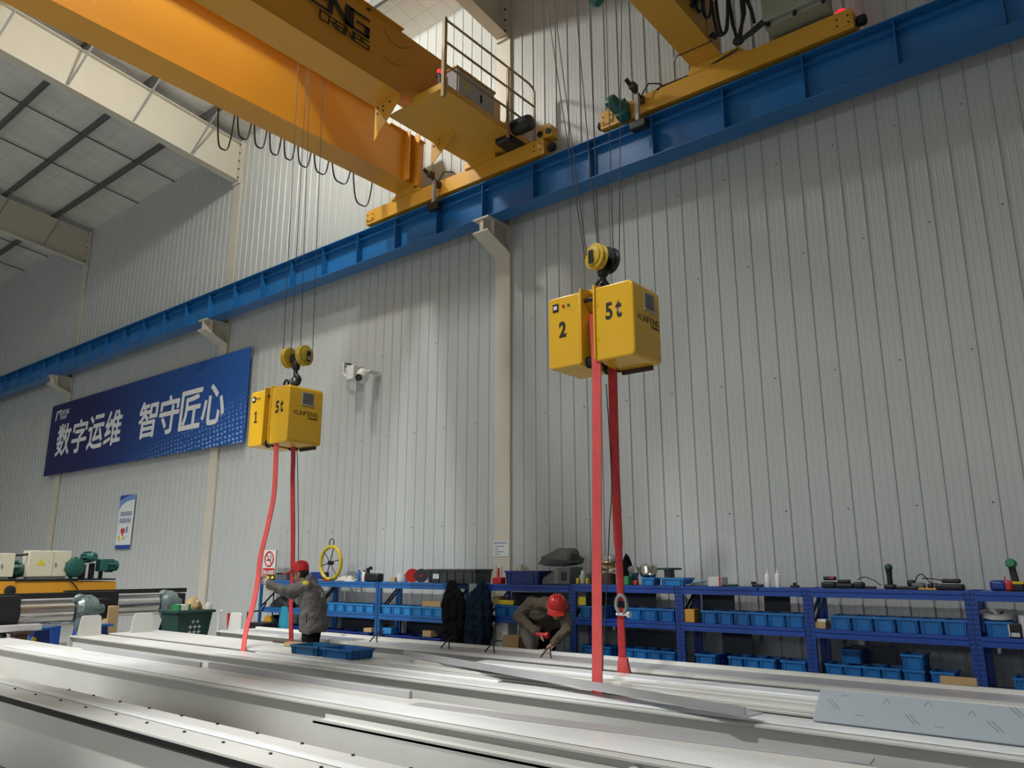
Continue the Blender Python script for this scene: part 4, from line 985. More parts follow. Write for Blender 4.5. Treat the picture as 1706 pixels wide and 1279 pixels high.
# toolbox under a tarp
xa, xb = at(903, 965, 9.62).x, at(951, 965, 9.62).x
t = thing('grey_toolbox', 'grey metal toolbox under the folded tarp', 'toolbox', ((xa+xb)/2, 9.75, ZM))
obj('box_body', MB().prism([(xa, ZM), (xb, ZM), (xb, ZM+.26), (xb-.22, ZM+.24), (xa+.02, ZM+.10)], 'y', 9.60, 9.95), M_grey, t, bevel=.015)
obj('box_handle', MB().box(xb-.16, xb-.06, 9.59, 9.605, ZM+.07, ZM+.19), M_blk, t, bevel=.01)
for k in range(6): obj('box_rib', MB().box(xb-.28, xb-.20, 9.593, 9.602, ZM+.03+.032*k, ZM+.045+.032*k), M_galv, t)
tb = MB()
def tarp_ring(dx, dy, z, sx, sy, seed):
    r = random.Random(seed); c = Vector(((xa+xb)/2+dx, 9.78+dy, z)); out = []
    for k in range(20):
        a = 2*PI*k/20; q = 1 + .10*math.sin(3*a+seed) + r.uniform(-.05, .05)
        out.append(c + Vector((sx*q*math.copysign(abs(math.cos(a))**.6, math.cos(a)), sy*q*math.copysign(abs(math.sin(a))**.6, math.sin(a)), .018*math.sin(2*a+seed))))
    return out
tb.loft([tarp_ring(-.03, 0, ZM+.285, .27, .19, 1), tarp_ring(-.03, 0, ZM+.31, .32, .22, 2), tarp_ring(-.02, 0, ZM+.37, .32, .22, 6), tarp_ring(.01, 0, ZM+.43, .28, .19, 3), tarp_ring(.06, 0, ZM+.49, .21, .15, 4), tarp_ring(.07, 0, ZM+.52, .14, .10, 5)])
single('folded_tarp', tb, M_tarp, 'folded dark grey tarp lying on the toolbox', 'tarp')
# little bottles and parts
def bottle(nm, px, Y, z, r, h, m, mc, lbl, tip=False):
    x = at(px, 968, Y).x
    t = thing(nm, lbl, 'bottle', (x, Y, z))
    obj('bottle_body', MB().lathe([(r*.9,0),(r,.01),(r,h*.60),(r*.85,h*.66),(r*.4,h*.70)], (x, Y, z), (0,0,1), 14), m, t)
    obj('nozzle' if tip else 'cap', MB().lathe([(r*.5,h*.68),(r*.48,h*.76),(r*.2 if tip else r*.48,h*.84),(r*.1 if tip else r*.4,h)], (x, Y, z), (0,0,1), 10), mc, t)
bottle('squeeze_bottle', 1279, 9.64, ZT, .034, .225, M_white, M_white, 'left white squeeze bottle with pointed nozzle on the rack', True)
bottle('squeeze_bottle', 1296, 9.64, ZT, .034, .235, M_white, M_white, 'right white squeeze bottle with pointed nozzle on the rack', True)
bottle('grease_jar', 963, 9.66, ZT, .03, .12, M_yelp, M_blk, 'small yellow jar left of the thick red strand')
bottle('grease_jar', 971, 9.72, ZT, .05, .19, M_rag, M_white, 'pale round jar left of the thick red strand')
bottle('grease_jar', 979, 9.66, ZT, .03, .12, M_yelp, M_green, 'small green lidded jar touching the thick red strand')
# dirty motor parts between the strands
x = at(1014, 955, 9.7).x
t = thing('machine_part', 'rusty machine part with coiled wires between the red strands', 'part', (x, 9.7, ZT))
obj('part_base', MB().lathe([(.10,0),(.10,.14),(.07,.16)], (x, 9.7, ZT), (0,0,1), 16), M_rail, t)
obj('part_coil', MB().tube([(x+(.12)*math.cos(a), 9.7+.08*math.sin(a), ZT+.17+.012*a) for a in [k*.5 for k in range(26)]], .012, 6), M_brass, t)
obj('part_top', MB().ell((x+.04, 9.7, ZT+.34), .10, .08, .08), M_galv, t)
x = at(1044, 945, 9.86).x
single('black_tool_pouch', blob((x, 9.86, ZT), .10, .09, .40, 21, rough=.12), M_cloth_b, 'black tool pouch behind the narrow red strand', 'pouch')
single('green_box', MB().box(at(1038, 965, 9.62).x, at(1048, 965, 9.62).x, 9.6, 9.72, ZT, ZT+.115), M_green, 'small green box right of the narrow red strand', 'box', bevel=.006)
for px, r, lbl in ((1056, .085, 'small bright metal bowl over black parts'), (1080, .13, 'larger bright metal bowl over the blue bin')):
    x = at(px, 952, 9.8).x
    t = thing('metal_bowl', lbl, 'bowl', (x, 9.8, ZT))
    obj('bowl_shell', MB().lathe([(.02,0),(r*.6,.02),(r*.95,.10),(r,.16),(r*.97,.16),(r*.6,.04)], (x, 9.8, ZT+.08), (.3,-.5,.8), 18), M_chrome, t)
    obj('bowl_foot', MB().lathe([(r*.8,0),(r*.7,.10)], (x, 9.8, ZT), (0,0,1), 14), M_grey, t)
single('red_connector', MB().box(at(1056, 968, 9.6).x, at(1062, 968, 9.6).x, 9.58, 9.64, ZT, ZT+.06), M_redp, 'tiny red connector below the metal bowls', 'connector', bevel=.01)
place_bin(0,0, 9.60, ZT, 's', 'small light blue bin on top of the rack under the metal bowls', 'small bins on the rack top', m=M_binl, x0=at(1068, 965, 9.6).x, x1=at(1091, 965, 9.6).x, dd=.18, h=.10)
place_bin(0,0, 9.60, ZT, 's', 'light blue bin on top of the rack under the dark spool', 'small bins on the rack top', m=M_binl, x0=at(1100, 965, 9.6).x, x1=at(1140, 965, 9.6).x, dd=.30, h=.10)
x = at(1115, 950, 9.76).x
t = thing('cable_drum', 'dark green wire drum on its side on the small blue bin', 'drum', (x, 9.76, ZT+.102))
obj('drum_core', MB().lathe([(.07,0),(.07,.10)], (x, 9.76, ZT+.102), (0,0,1), 16), M_grey, t)
obj('drum_flange', MB().lathe([(.17,.10),(.17,.125),(.03,.13)], (x, 9.76, ZT+.102), (0,0,1), 22), M_dgreen, t)
# papers, book, small black parts
t = thing('paper_stack', 'loose stack of papers beside the white and red box', 'papers', (at(1160, 970, 9.7).x, 9.7, ZT))
for k in range(4):
    xx = at(1160, 970, 9.7).x + .015*k
    obj('paper_sheet', MB().obox((xx, 9.72-.01*k, ZT+.012+.014*k), (.12-.015*k,.02*k,.006*k), (-.02*k,.10,0), (0,0,.003)), (M_paper, M_rag, M_grey, M_signl)[k], t)
t = thing('carton_box', 'flat white carton with a red stripe on the rack', 'carton', (at(1187, 970, 9.7).x, 9.7, ZT))
xa, xb = at(1181, 968, 9.66).x, at(1203, 968, 9.66).x
obj('carton', MB().box(xa, xb, 9.64, 9.84, ZT, ZT+.115), M_white, t, bevel=.003)
obj('red_stripe', MB().box(xb-.035, xb-.01, 9.638, 9.64, ZT, ZT+.115), M_signr, t)
def lumps(nm, px, Y, z, parts, lbl, cat, m=M_blk):
    c = at(px, 972, Y); t = thing(nm, lbl, cat, (c.x, Y, z))
    for i, (pn, dx, dz, a, b, h, mm) in enumerate(parts):
        obj(pn, MB().box(c.x+dx-a, c.x+dx+a, Y-b, Y+b, z+dz, z+dz+h), mm or m, t, bevel=min(a, b, h/2)*.6)
    return t
lumps('hand_tool', 1216, 9.66, ZT, [('tool_body', 0, 0, .10, .03, .03, None)], 'flat dark green tool right of the white carton', 'tool', M_dgreen)
lumps('hand_tool', 1262, 9.66, ZT, [('tool_body', 0, 0, .07, .03, .035, None), ('tool_head', -.05, .035, .03, .02, .03, None)], 'black hand tool left of the white squeeze bottles', 'tool')
obj('trailing_wire', MB().tube([at(1262, 972, 9.55) , at(1263, 978, 9.52), at(1260, 984, 9.52)], .006, 5), M_blk, label='short black wire hanging over the rack edge', cat='wire')
lumps('hand_tool', 1324, 9.66, ZT, [('tool_body', 0, 0, .05, .03, .03, None), ('tool_head', .0, .03, .02, .02, .03, None)], 'black fitting right of the white squeeze bottles', 'tool')
lumps('sander', 1382, 9.68, ZT, [('sander_base', 0, 0, .085, .06, .075, None), ('sander_grip', .01, .09, .07, .04, .045, None), ('red_band', .04, .105, .03, .042, .02, M_redp)], 'black sander with a red band, leftmost of the power tools', 'power tool')
lumps('sander', 1408, 9.68, ZT, [('sander_base', 0, 0, .10, .06, .06, None), ('sander_grip', -.01, .06, .07, .035, .04, None)], 'black flat sander right of the red banded one', 'power tool')
lumps('angle_grinder', 1436, 9.68, ZT, [('grinder_body', -.03, 0, .06, .05, .075, None), ('grinder_tail', .07, 0, .08, .03, .03, None)], 'black grinder with a looping cord left of the torch', 'power tool')
obj('grinder_cord', MB().tube(bez([at(1428, 966, 9.7), at(1440, 961, 9.72), at(1455, 966, 9.7), at(1468, 975, 9.68)], 6), .006, 5), M_rub, label='thin black cord looping from the grinder', cat='cord')
x = at(1483, 970, 9.68).x
t = thing('work_torch', 'upright black torch with a round head on the rack', 'torch', (x, 9.68, ZT))
obj('torch_base', MB().box(x-.06, x+.06, 9.62, 9.74, ZT, ZT+.055), M_blk, t, bevel=.02)
obj('torch_stem', MB().lathe([(.030,.05),(.028,.15),(.035,.20)], (x, 9.68, ZT), (0,0,1), 14), M_blk, t)
obj('torch_head', MB().ell((x, 9.68, ZT+.235), .043, .043, .045), M_dgreen, t)
lumps('charger', 1512, 9.70, ZT, [('charger_base', 0, 0, .12, .07, .035, None), ('charger_block', .04, .035, .04, .04, .07, None), ('charger_block', .11, .0, .07, .05, .075, M_grey)], 'black battery charger with wires right of the torch', 'charger')
lumps('tester', 1545, 9.66, ZT, [('tester_tray', 0, 0, .09, .04, .02, M_org2), ('tester_plug', .03, .02, .03, .03, .05, None)], 'orange edged tester below the looping wire', 'tester')
obj('looping_wire', MB().tube(bez([at(1524, 975, 9.68), at(1528, 960, 9.72), at(1537, 957, 9.72), at(1550, 970, 9.7), at(1562, 972, 9.7)], 6), .006, 5), M_rub, label='thin black wire looping above the orange edged tester', cat='wire')
obj('looping_wire', MB().tube(bez([at(1536, 963, 9.72), at(1555, 964, 9.74), at(1575, 968, 9.72)], 6), .006, 5), M_rub, label='thin black wire running to the rightmost black tool', cat='wire')
lumps('impact_driver', 1582, 9.68, ZT, [('driver_body', 0, 0, .14, .06, .065, None), ('driver_grip', .02, .075, .09, .035, .045, None)], 'long black power tool over the twin posts', 'power tool')
lumps('battery_box', 1663, 9.66, ZT, [('battery', 0, 0, .075, .05, .11, None)], 'navy battery box at the right end of the rack top', 'battery', M_bind)
lumps('red_jar', 1679, 9.66, ZT, [('jar_body', 0, 0, .045, .04, .11, None), ('jar_clip', -.02, .11, .006, .006, .04, None)], 'red jar beside the navy battery box', 'jar', M_redp)
x = at(1693, 970, 9.70).x
t = thing('cordless_drill', 'black and lime cordless drill standing on its battery', 'drill', (x, 9.7, ZT))
obj('drill_battery', MB().box(x-.06, x+.07, 9.64, 9.78, ZT, ZT+.085), M_blk, t, bevel=.015)
obj('drill_grip', MB().obox((x-.01, 9.7, ZT+.17), (.03,0,.005), (0,.028,0), (-.012,0,.10)), M_blk, t, bevel=.012)
obj('drill_head', MB().lathe([(.04,-.06),(.05,-.03),(.05,.05),(.035,.09)], (x-.02, 9.7, ZT+.28), (0,-1,.05), 14), M_green, t)
obj('drill_band', MB().box(x-.062, x+.072, 9.638, 9.782, ZT+.075, ZT+.10), M_yelp, t)
# middle shelf odds and ends
single('orange_carton', MB().box(at(1140, 1015, 9.6).x, at(1158, 1015, 9.6).x, 9.57, 9.75, .987, 1.15), M_org2, 'orange carton left of the bin row under the white bottles', 'carton', bevel=.006)
t = thing('small_carton', 'tan carton with a white packet left of the bins under the torch', 'carton', (at(1366, 1040, 9.6).x, 9.66, .987))
xa, xb = at(1357, 1038, 9.6).x, at(1376, 1038, 9.6).x
obj('carton', MB().box(xa, xb, 9.58, 9.74, .987, 1.06), M_card, t, bevel=.004); obj('packet', MB().box(xa+.03, xb-.0, 9.60, 9.72, 1.06, 1.09), M_white, t, bevel=.004)
x = at(1664, 1026, 9.75).x
t = thing('white_basin', 'white plastic basin resting on the bin at the right edge', 'basin', (x, 9.75, 1.142))
obj('basin_shell', MB().lathe([(.09,0),(.15,.03),(.165,.085),(.175,.09),(.155,.088),(.10,.03)], (x, 9.74, 1.144), (0,-.12,1), 22), M_white, t)
obj('basin_cord', MB().tube([(x-.06, 9.72, 1.22), (x, 9.70, 1.19), (x+.05, 9.72, 1.24)], .008, 5), M_blk, t)
x0_, x1_ = at(1680, 1045, 9.58).x, at(1702, 1045, 9.58).x
t = thing('black_case', 'black case with a silver label right of the basin', 'case', ((x0_+x1_)/2, 9.7, .987))
obj('case_body', MB().box(x0_, x1_, 9.56, 9.84, .987, 1.13), M_blk, t, bevel=.01)
obj('case_label', MB().box(x0_+.02, x1_-.02, 9.557, 9.56, 1.0, 1.04), M_alu, t); obj('case_edge', MB().box(x0_, x0_+.012, 9.557, 9.56, 1.0, 1.12), M_alu, t)
single('paper_roll', MB().lathe([(.05,0),(.05,.22)], (at(1706, 1032, 9.62).x, 9.62, .988), (0,0,1), 14), M_alu, 'silver roll at the very right of the middle shelf', 'roll')
t = thing('labelled_box', 'box with a yellow label beside the bending worker', 'box', (-6.4, 9.7, 1.15))
obj('box_body', MB().box(at(964, 1005, 9.62).x, at(978, 1005, 9.62).x, 9.60, 9.86, 1.145, 1.32), M_grey, t, bevel=.006)
obj('yellow_label', MB().box(at(964, 1005, 9.62).x+.01, at(977, 1005, 9.62).x, 9.597, 9.60, 1.15, 1.26), M_yprint, t)
# left racks: boxes and odd items
for (pa, pb, pz0, hh, m, lbl, zz) in ((704, 735, 0, .09, M_card, 'open tan carton lying on the bins under the grey tub', 1.03), (608, 621, 0, .07, M_card, 'small tan carton on the lowest shelf under the reel', .545),
                                     (640, 654, 0, .10, M_binl, 'light blue small box on the lowest shelf under the tub', .545), (706, 720, 0, .10, M_card, 'tan carton on the lowest shelf beside the black jacket', .545)):
    single('small_carton', MB().box(at(pa, 1020, 9.62).x, at(pb, 1020, 9.62).x, 9.60, 9.78, zz, zz+hh), m, lbl, 'carton', bevel=.005)
x = at(945, 0, 9.7).x
single('yellow_level', MB().box(at(832, 1015, 9.6).x, at(857, 1015, 9.6).x, 9.57, 9.63, .952+.16, .952+.23), M_yelp, 'yellow tool lying on bins left of the bending worker', 'tool', bevel=.01)
single('small_carton', MB().box(at(822, 1003, 9.62).x, at(832, 1003, 9.62).x, 9.60, 9.8, 1.112, 1.23), M_card, 'brown carton behind the navy jacket, left of the worker', 'carton', bevel=.004)
t = thing('valve_parts', 'small brass valves at the left end of the rack top', 'valves', (at(453, 960, 9.65).x, 9.65, ZL))
for k, px in enumerate((448, 455)):
    xx = at(px, 962, 9.65).x
    obj('valve', MB().lathe([(.05,0),(.06,.03),(.04,.07),(.055,.10),(.02,.12)], (xx, 9.65, ZL), (0,0,1), 10), M_brass, t)
t = thing('wire_basket', 'low grey wire basket left of the red cap', 'basket', (at(470, 960, 9.7).x, 9.7, ZL))
xa, xb = at(462, 960, 9.65).x, at(480, 960, 9.65).x
obj('basket_body', MB().box(xa, xb, 9.62, 9.85, ZL, ZL+.12), M_grey, t); obj('basket_rim', MB().box(xa-.01, xb+.01, 9.61, 9.86, ZL+.12, ZL+.14), M_blk, t)
single('navy_case', MB().box(at(510, 960, 9.72).x, at(529, 960, 9.72).x, 9.82, 10.0, ZL, ZL+.16), M_bind, 'low navy case between red cap and yellow reel', 'case', bevel=.01)
lumps('pliers', 540, 9.62, ZL, [('plier_jaw', -.1, 0, .08, .02, .03, M_galv), ('plier_handle', .06, 0, .10, .02, .025, M_redp)], 'red handled pliers lying below the yellow reel', 'pliers')
# shelf contents behind the cap worker
single('black_machine', blob((at(473, 1005, 9.75).x, 9.75, .887), .45, .15, .16, 33, rough=.4), M_blk, 'black machine on the middle shelf left of the worker', 'machine')
t = thing('fan_motor', 'orange faced motor on the lowest shelf below the outstretched arm', 'motor', (at(454, 1037, 9.7).x, 9.7, .56))
xx = at(454, 1037, 9.7).x
obj('motor_face', MB().lathe([(.02,0),(.12,.02),(.12,.06)], (xx, 9.63, .60), (0,-1,0), 16), M_org, t)
obj('motor_body', MB().lathe([(.12,0),(.13,.03),(.13,.26),(.08,.28)], (xx+.03, 9.66, .60), (.3,1,0), 16), M_blk, t)
xx = at(473, 1050, 9.5).x
mbc = MB(); mbc.loft([[Vector((xx+.13*s_*math.cos(a)+.02*math.sin(4*a), 9.47+.03*math.sin(a)+.012*math.sin(5*a), zz)) for a in [2*PI*k/20 for k in range(20)]] for zz, s_ in ((.30, 1.5), (.55, 1.2), (.80, .9), (.92, .5))])
single('blue_cloth', mbc, M_cyan, 'bright blue cloth hanging beside the dark red strand', 'cloth')
single('speckled_box', MB().box(at(632, 1045, 9.7).x, at(640, 1045, 9.7).x, 9.66, 9.8, .424, .7), M_grey, 'grey box standing beside the rack post under the reel', 'box', bevel=.01)
single('white_canister', MB().prism([(at(822, 1040, 9.65).x, .46), (at(849, 1040, 9.65).x, .46), (at(849, 1040, 9.65).x, .86), (at(828, 1040, 9.65).x, .86), (at(820, 1040, 9.65).x, .70)], 'y', 9.60, 9.85), M_white, 'white canister on the lowest shelf behind the cardboard box', 'canister', bevel=.02)
single('cardboard_box', MB().prism([(at(838, 1080, 8.9).x, .42), (at(866, 1080, 8.9).x, .42), (at(868, 1060, 8.9).x, .74), (at(842, 1060, 8.9).x, .74)], 'y', 8.85, 9.15), M_card, 'plain cardboard box left of the bending worker', 'box', bevel=.004)
single('stool', MB().lathe([(.17,0),(.16,.02),(.03,.04),(.03,.37),(.20,.38),(.22,.42)], (at(852, 1085, 9.0).x, 9.0, 0), (0,0,1), 18), M_blk, 'low black stool under the plain cardboard box', 'stool')
single('cardboard_strip', MB().box(at(1569, 1150, 8.27).x, at(1630, 1152, 8.27).x, 8.255, 8.295, .656, .725), M_card, 'long tan cardboard strip standing on the farthest girder before the bins', 'cardboard', bevel=.003)

# ================================================================== WHITE GIRDERS IN THE FOREGROUND
def white_girder(lbl, x0, x1, y0, y1, zt, h, web_in, lug=None, lip=0.0):
    t = thing('white_girder', lbl, 'girder', (x0, (y0+y1)/2, 0), 'white girders laid side by side')
    obj('top_flange', MB().box(x0, x1, y0, y1, zt-.02, zt), M_wht, t, bevel=.003)
    obj('near_web', MB().box(x0+.04, x1, y0+web_in, y0+web_in+.012, zt-h+.02, zt-.02), M_wht, t)
    obj('far_web', MB().box(x0+.04, x1, y1-web_in-.012, y1-web_in, zt-h+.02, zt-.02), M_wht, t)
    obj('bottom_flange', MB().box(x0, x1, y0+web_in, y1-web_in, zt-h, zt-h+.02), M_wht, t)
    obj('end_plate', MB().box(x0+.025, x0+.04, y0+web_in, y1-web_in, zt-h+.02, zt-.02), M_wht, t)
    obj('end_cap_angle', MB().prism([(y0, zt-.02), (y0+.10, zt-.02), (y0+.12, zt-h), (y0-.04, zt-h)], 'x', x0-.015, x0), M_wht, t)
    if lug:
        ly0, ly1, lx, lz = lug
        poly = [(ly0-.04, zt), (ly1+.02, zt)]
        for k in range(6): a = PI/2*k/5; poly.append((ly1-.05+.05*math.cos(a), lz-.05+.05*math.sin(a)))
        for k in range(6): a = PI/2+PI/2*k/5; poly.append((ly0+.05+.05*math.cos(a), lz-.05+.05*math.sin(a)))
        obj('lifting_lug', MB().prism(poly, 'x', lx, lx+.02), M_wht, t, bevel=.004)
    return t
ZG = .62
G1 = white_girder('farthest white girder, right below the blue racks', -12.6, 6.0, 7.55, 8.30, ZG, .44, .06)
G2 = white_girder('white girder carrying the blue crates, with a lug at its left end', -13.55, 6.0, 6.20, 7.02, ZG, .44, .06, (6.45, 6.78, -13.3, .93))
G3 = white_girder('narrow white girder in front of the crates, with a lug at its left end', -13.55, 6.0, 5.58, 6.03, ZG, .44, .05, (5.62, 5.93, -13.3, .93))
G4 = white_girder('wide white girder with wrapped top, second from the camera', -13.9, 6.0, 4.18, 4.86, ZG, .46, .05)
G5 = white_girder('nearest white girder with bolted edge strips along the bottom left', -13.6, 6.0, 2.78, 3.22, ZG, .61, .10)
# timber bearers under the girders
for k, bx in enumerate((-12.0, -6.0, 0.0)):
    obj('timber_bearer', MB().box(bx-.08, bx+.08, 3.35, 8.5, 0, .16), M_tan, label='thick timber bearer under the white girders, ' + ('far', 'middle', 'near')[k] + ' one', cat='timber', bevel=.006)
# G1 top: raised edge lips and bare strip
obj('edge_lip', MB().box(-12.5, 6.0, 8.25, 8.30, ZG, ZG+.035), M_wht, G1)
obj('edge_lip', MB().box(-12.5, 6.0, 7.56, 7.63, ZG, ZG+.02), M_wht, G1)
obj('bare_strip', MB().box(-8.6, 6.0, 7.66, 8.18, ZG, ZG+.006), M_alud, G1)
obj('dark_film', MB().box(-12.2, -9.4, 7.75, 8.10, ZG, ZG+.01), M_alu, G1)
for i, px in enumerate((632, 752, 826, 920)):
    p = at(px, 1072+8*i, 7.95); x = p.x
    t = thing('wire_clip', 'black bent wire clip standing on the farthest girder, %s from the left' % ORD[i], 'wire clip', (x, 7.95, ZG))
    obj('clip_leg', MB().tube([(x-.10, 7.85, ZG+.008), (x-.04, 7.9, ZG+.10), (x+.03, 7.92, ZG+.15), (x+.10, 7.95, ZG+.15)], .009, 6), M_rub, t)
    obj('clip_leg', MB().tube([(x-.0, 7.91, ZG+.13), (x+.04, 7.86, ZG+.05), (x+.06, 7.85, ZG+.008)], .009, 6), M_rub, t)
# G2 top: stack of long white profiles
for k, (ya, yb, zz, m) in enumerate(((6.24, 6.36, .03, M_wht), (6.40, 6.52, .05, M_wht), (6.56, 6.66, .035, M_wht), (6.72, 6.98, .05, M_film))):
    obj('white_profile', MB().box(-6.9+.3*k, 5.5, ya, yb, ZG+.001, ZG+zz), m, label='long white profile lying on the crate girder, ' + ('nearest', 'second', 'third', 'farthest and widest')[k] + ' of four', cat='profile', bevel=.006)
# sheet with protective film
TL, BL = at(1368, 1149, 6.15), at(1368, 1203, 5.92)
t = thing('film_sheet', 'long blue grey metal plate with printed dashes standing at lower right', 'metal plate', (-.8, 5.95, ZG))
vu = (TL-BL); vu.x = 0; nv = Vector((1,0,0)).cross(vu).normalized()
L_ = 5.2; c0 = Vector((TL.x, BL.y, ZG+.012))
obj('plate', MB().obox(c0 + Vector((L_/2,0,0)) + vu/2 - nv*.0, Vector((L_/2,0,0)), vu/2, nv*.004), M_steelg, t)
for i, (u, v) in enumerate([(.10,.55), (.30,.30), (.46,.80), (.62,.35), (.80,.22), (.98,.70), (1.10,.40), (1.30,.20), (1.46,.75), (1.62,.5), (.18,.85), (.72,.85), (1.22,.85), (1.8,.4), (2.1,.6), (2.5,.4)]):
    pc = c0 + Vector((u,0,0)) + vu*v - nv*.0047 if nv.y > 0 else c0 + Vector((u,0,0)) + vu*v + nv*.0047
    q = i % 3; vn = vu.normalized()
    if q == 0:
        for s_ in (0, .028): obj('printed_dash', MB().obox(pc + Vector((s_,0,0)), Vector((.035,0,0)) - vn*.04, Vector((.0018,0,0)) + vn*.0015, nv*.0004), M_mark, t)
    elif q == 1: obj('printed_dash', MB().obox(pc, Vector((.028,0,0)) - vn*.002, vn*.002, nv*.0004), M_mark, t)
    else:
        for s_ in (-1, 1): obj('printed_dash', MB().obox(pc + Vector((.012*s_,0,0)), Vector((.012*s_,0,0)) - vn*.022, Vector((.002,0,0)), nv*.0004), M_mark, t)
# loose strips
def strip(nm, lbl, p, q, wd, h, m, z):
    p, q = Vector((p[0], p[1], z+h/2)), Vector((q[0], q[1], z+h/2))
    return obj(nm, MB().bar(p, q, wd, h), m, label=lbl, cat='strip', bevel=min(wd, h)*.15)
strip('alloy_strip', 'grey strip standing on the wide girder, leftmost of its far edge', (-11.2, 4.80), (-8.25, 4.80), .03, .055, M_alud, ZG)
strip('alloy_strip', 'long grey strip on the far edge of the wide girder, middle one', (-8.15, 4.84), (-5.0, 4.83), .035, .06, M_alud, ZG)
strip('alloy_strip', 'grey strip running along the wide girder to the lower right', (-4.75, 4.62), (-1.40, 4.96), .16, .012, M_alud, ZG)
PLT = strip('alloy_plate', 'flat grey plate lying askew from the crate girder to the narrow one', (-6.9, 6.66), (-2.33, 5.58), .20, .012, M_alu, ZG+.056)
obj('plate_lip', MB().bar((-6.93, 6.57, ZG+.094), (-2.36, 5.49, ZG+.094), .012, .06), M_alud, PLT)
strip('alloy_strip', 'thin lilac strip along the far edge of the narrow girder', (-9.0, 5.98), (-5.0, 5.99), .05, .02, M_film, ZG)
# wrapped tops
def wrap(x0, x1, y0, y1, parent, seed, nx=60):
    r = random.Random(seed); mb = MB(); ny = 5; vs = []; fs = []
    for i in range(nx+1):
        for j in range(ny+1):
            u = i/nx; v = j/ny
            wob = .05*math.sin(u*11+seed)+.03*math.sin(u*31+seed*2)
            vs.append((x0+(x1-x0)*u, y0+(y1-y0)*v + wob*(.5 if j in (0, ny) else 1)*(y1-y0)*.6*(1 if y1-y0 < .5 else .4), ZG+.004+r.random()*.012*(0 if j in (0, ny) else 1)))
    for i in range(nx):
        for j in range(ny): fs.append((i*(ny+1)+j, (i+1)*(ny+1)+j, (i+1)*(ny+1)+j+1, i*(ny+1)+j+1))
    mb.add(vs, fs)
    return obj('wrapping_film', mb, M_film, parent, ang=80)
wrap(-12.5, 5.5, 4.26, 4.62, G4, 1); wrap(-9.5, 5.5, 5.66, 5.9, G3, 2, 50); wrap(-13.4, 5, 2.99, 3.08, G5, 3, 80)
ch = obj('side_channel', MB().box(-4.95, 5.5, 3.80, 3.92, .585, .60), M_wht, G4, label='white channel bar fixed along the side')
obj('channel_lip', MB().box(-4.95, 5.5, 3.80, 3.81, .565, .615), M_wht, ch); obj('channel_back', MB().box(-4.95, 5.5, 3.91, 3.92, .545, .63), M_wht, ch)
for bx in (-2.5, .5, 3.5): obj('channel_bracket', MB().box(bx, bx+.04, 3.92, 4.23, .52, .58), M_wht, ch)
# nearest girder: black painted-shadow strip under the edge, bolts and bolted plate
obj('shadow_strip', MB().box(-13.6, 6.0, 2.80, 2.86, ZG-.075, ZG-.02), M_rub, G5)
bp_ = obj('bolted_plate', MB().box(-7.8, 6.0, 3.06, 3.20, ZG, ZG+.012), M_wht, G5, bevel=.002)
for k in range(16):
    obj('bolt', MB().lathe([(.011,0),(.011,.008),(.006,.010)], (-7.6+.48*k, 3.185, ZG+.012), (0,0,1), 6), M_blk, bp_)
for k in range(20):
    obj('bolt', MB().lathe([(.011,0),(.011,.008),(.006,.010)], (-9.6+.49*k, 2.93+.01*(k%2), ZG), (0,0,1), 6), M_blk, G5)
# crates and plank on the girder
for i, (a, bb) in enumerate(((-8.66, -8.10), (-8.06, -7.46))):
    place_bin(0, 0, 6.24, ZG+.002, 'g', ('left shallow blue crate in front of the worker in the cap', 'right shallow blue crate on the white girder')[i], 'shallow crates on the girder', m=mat('crate_teal', (0.012, 0.12, 0.26), .4) if i == 0 else None, x0=a, x1=bb, dd=.34, h=.11)
obj('wood_plank', MB().obox((-9.05, 6.78, ZG+.035), (.42,.02,0), (0,.05,0), (0,0,.03)), M_tan, label='short brown plank behind the shallow crates', cat='plank', bevel=.006)
obj('steel_rod', MB().tube([(-9.7, 6.70, ZG+.055), (-8.0, 6.86, ZG+.055)], .014, 8), M_rail, label='thin steel rod lying across the brown plank', cat='rod')

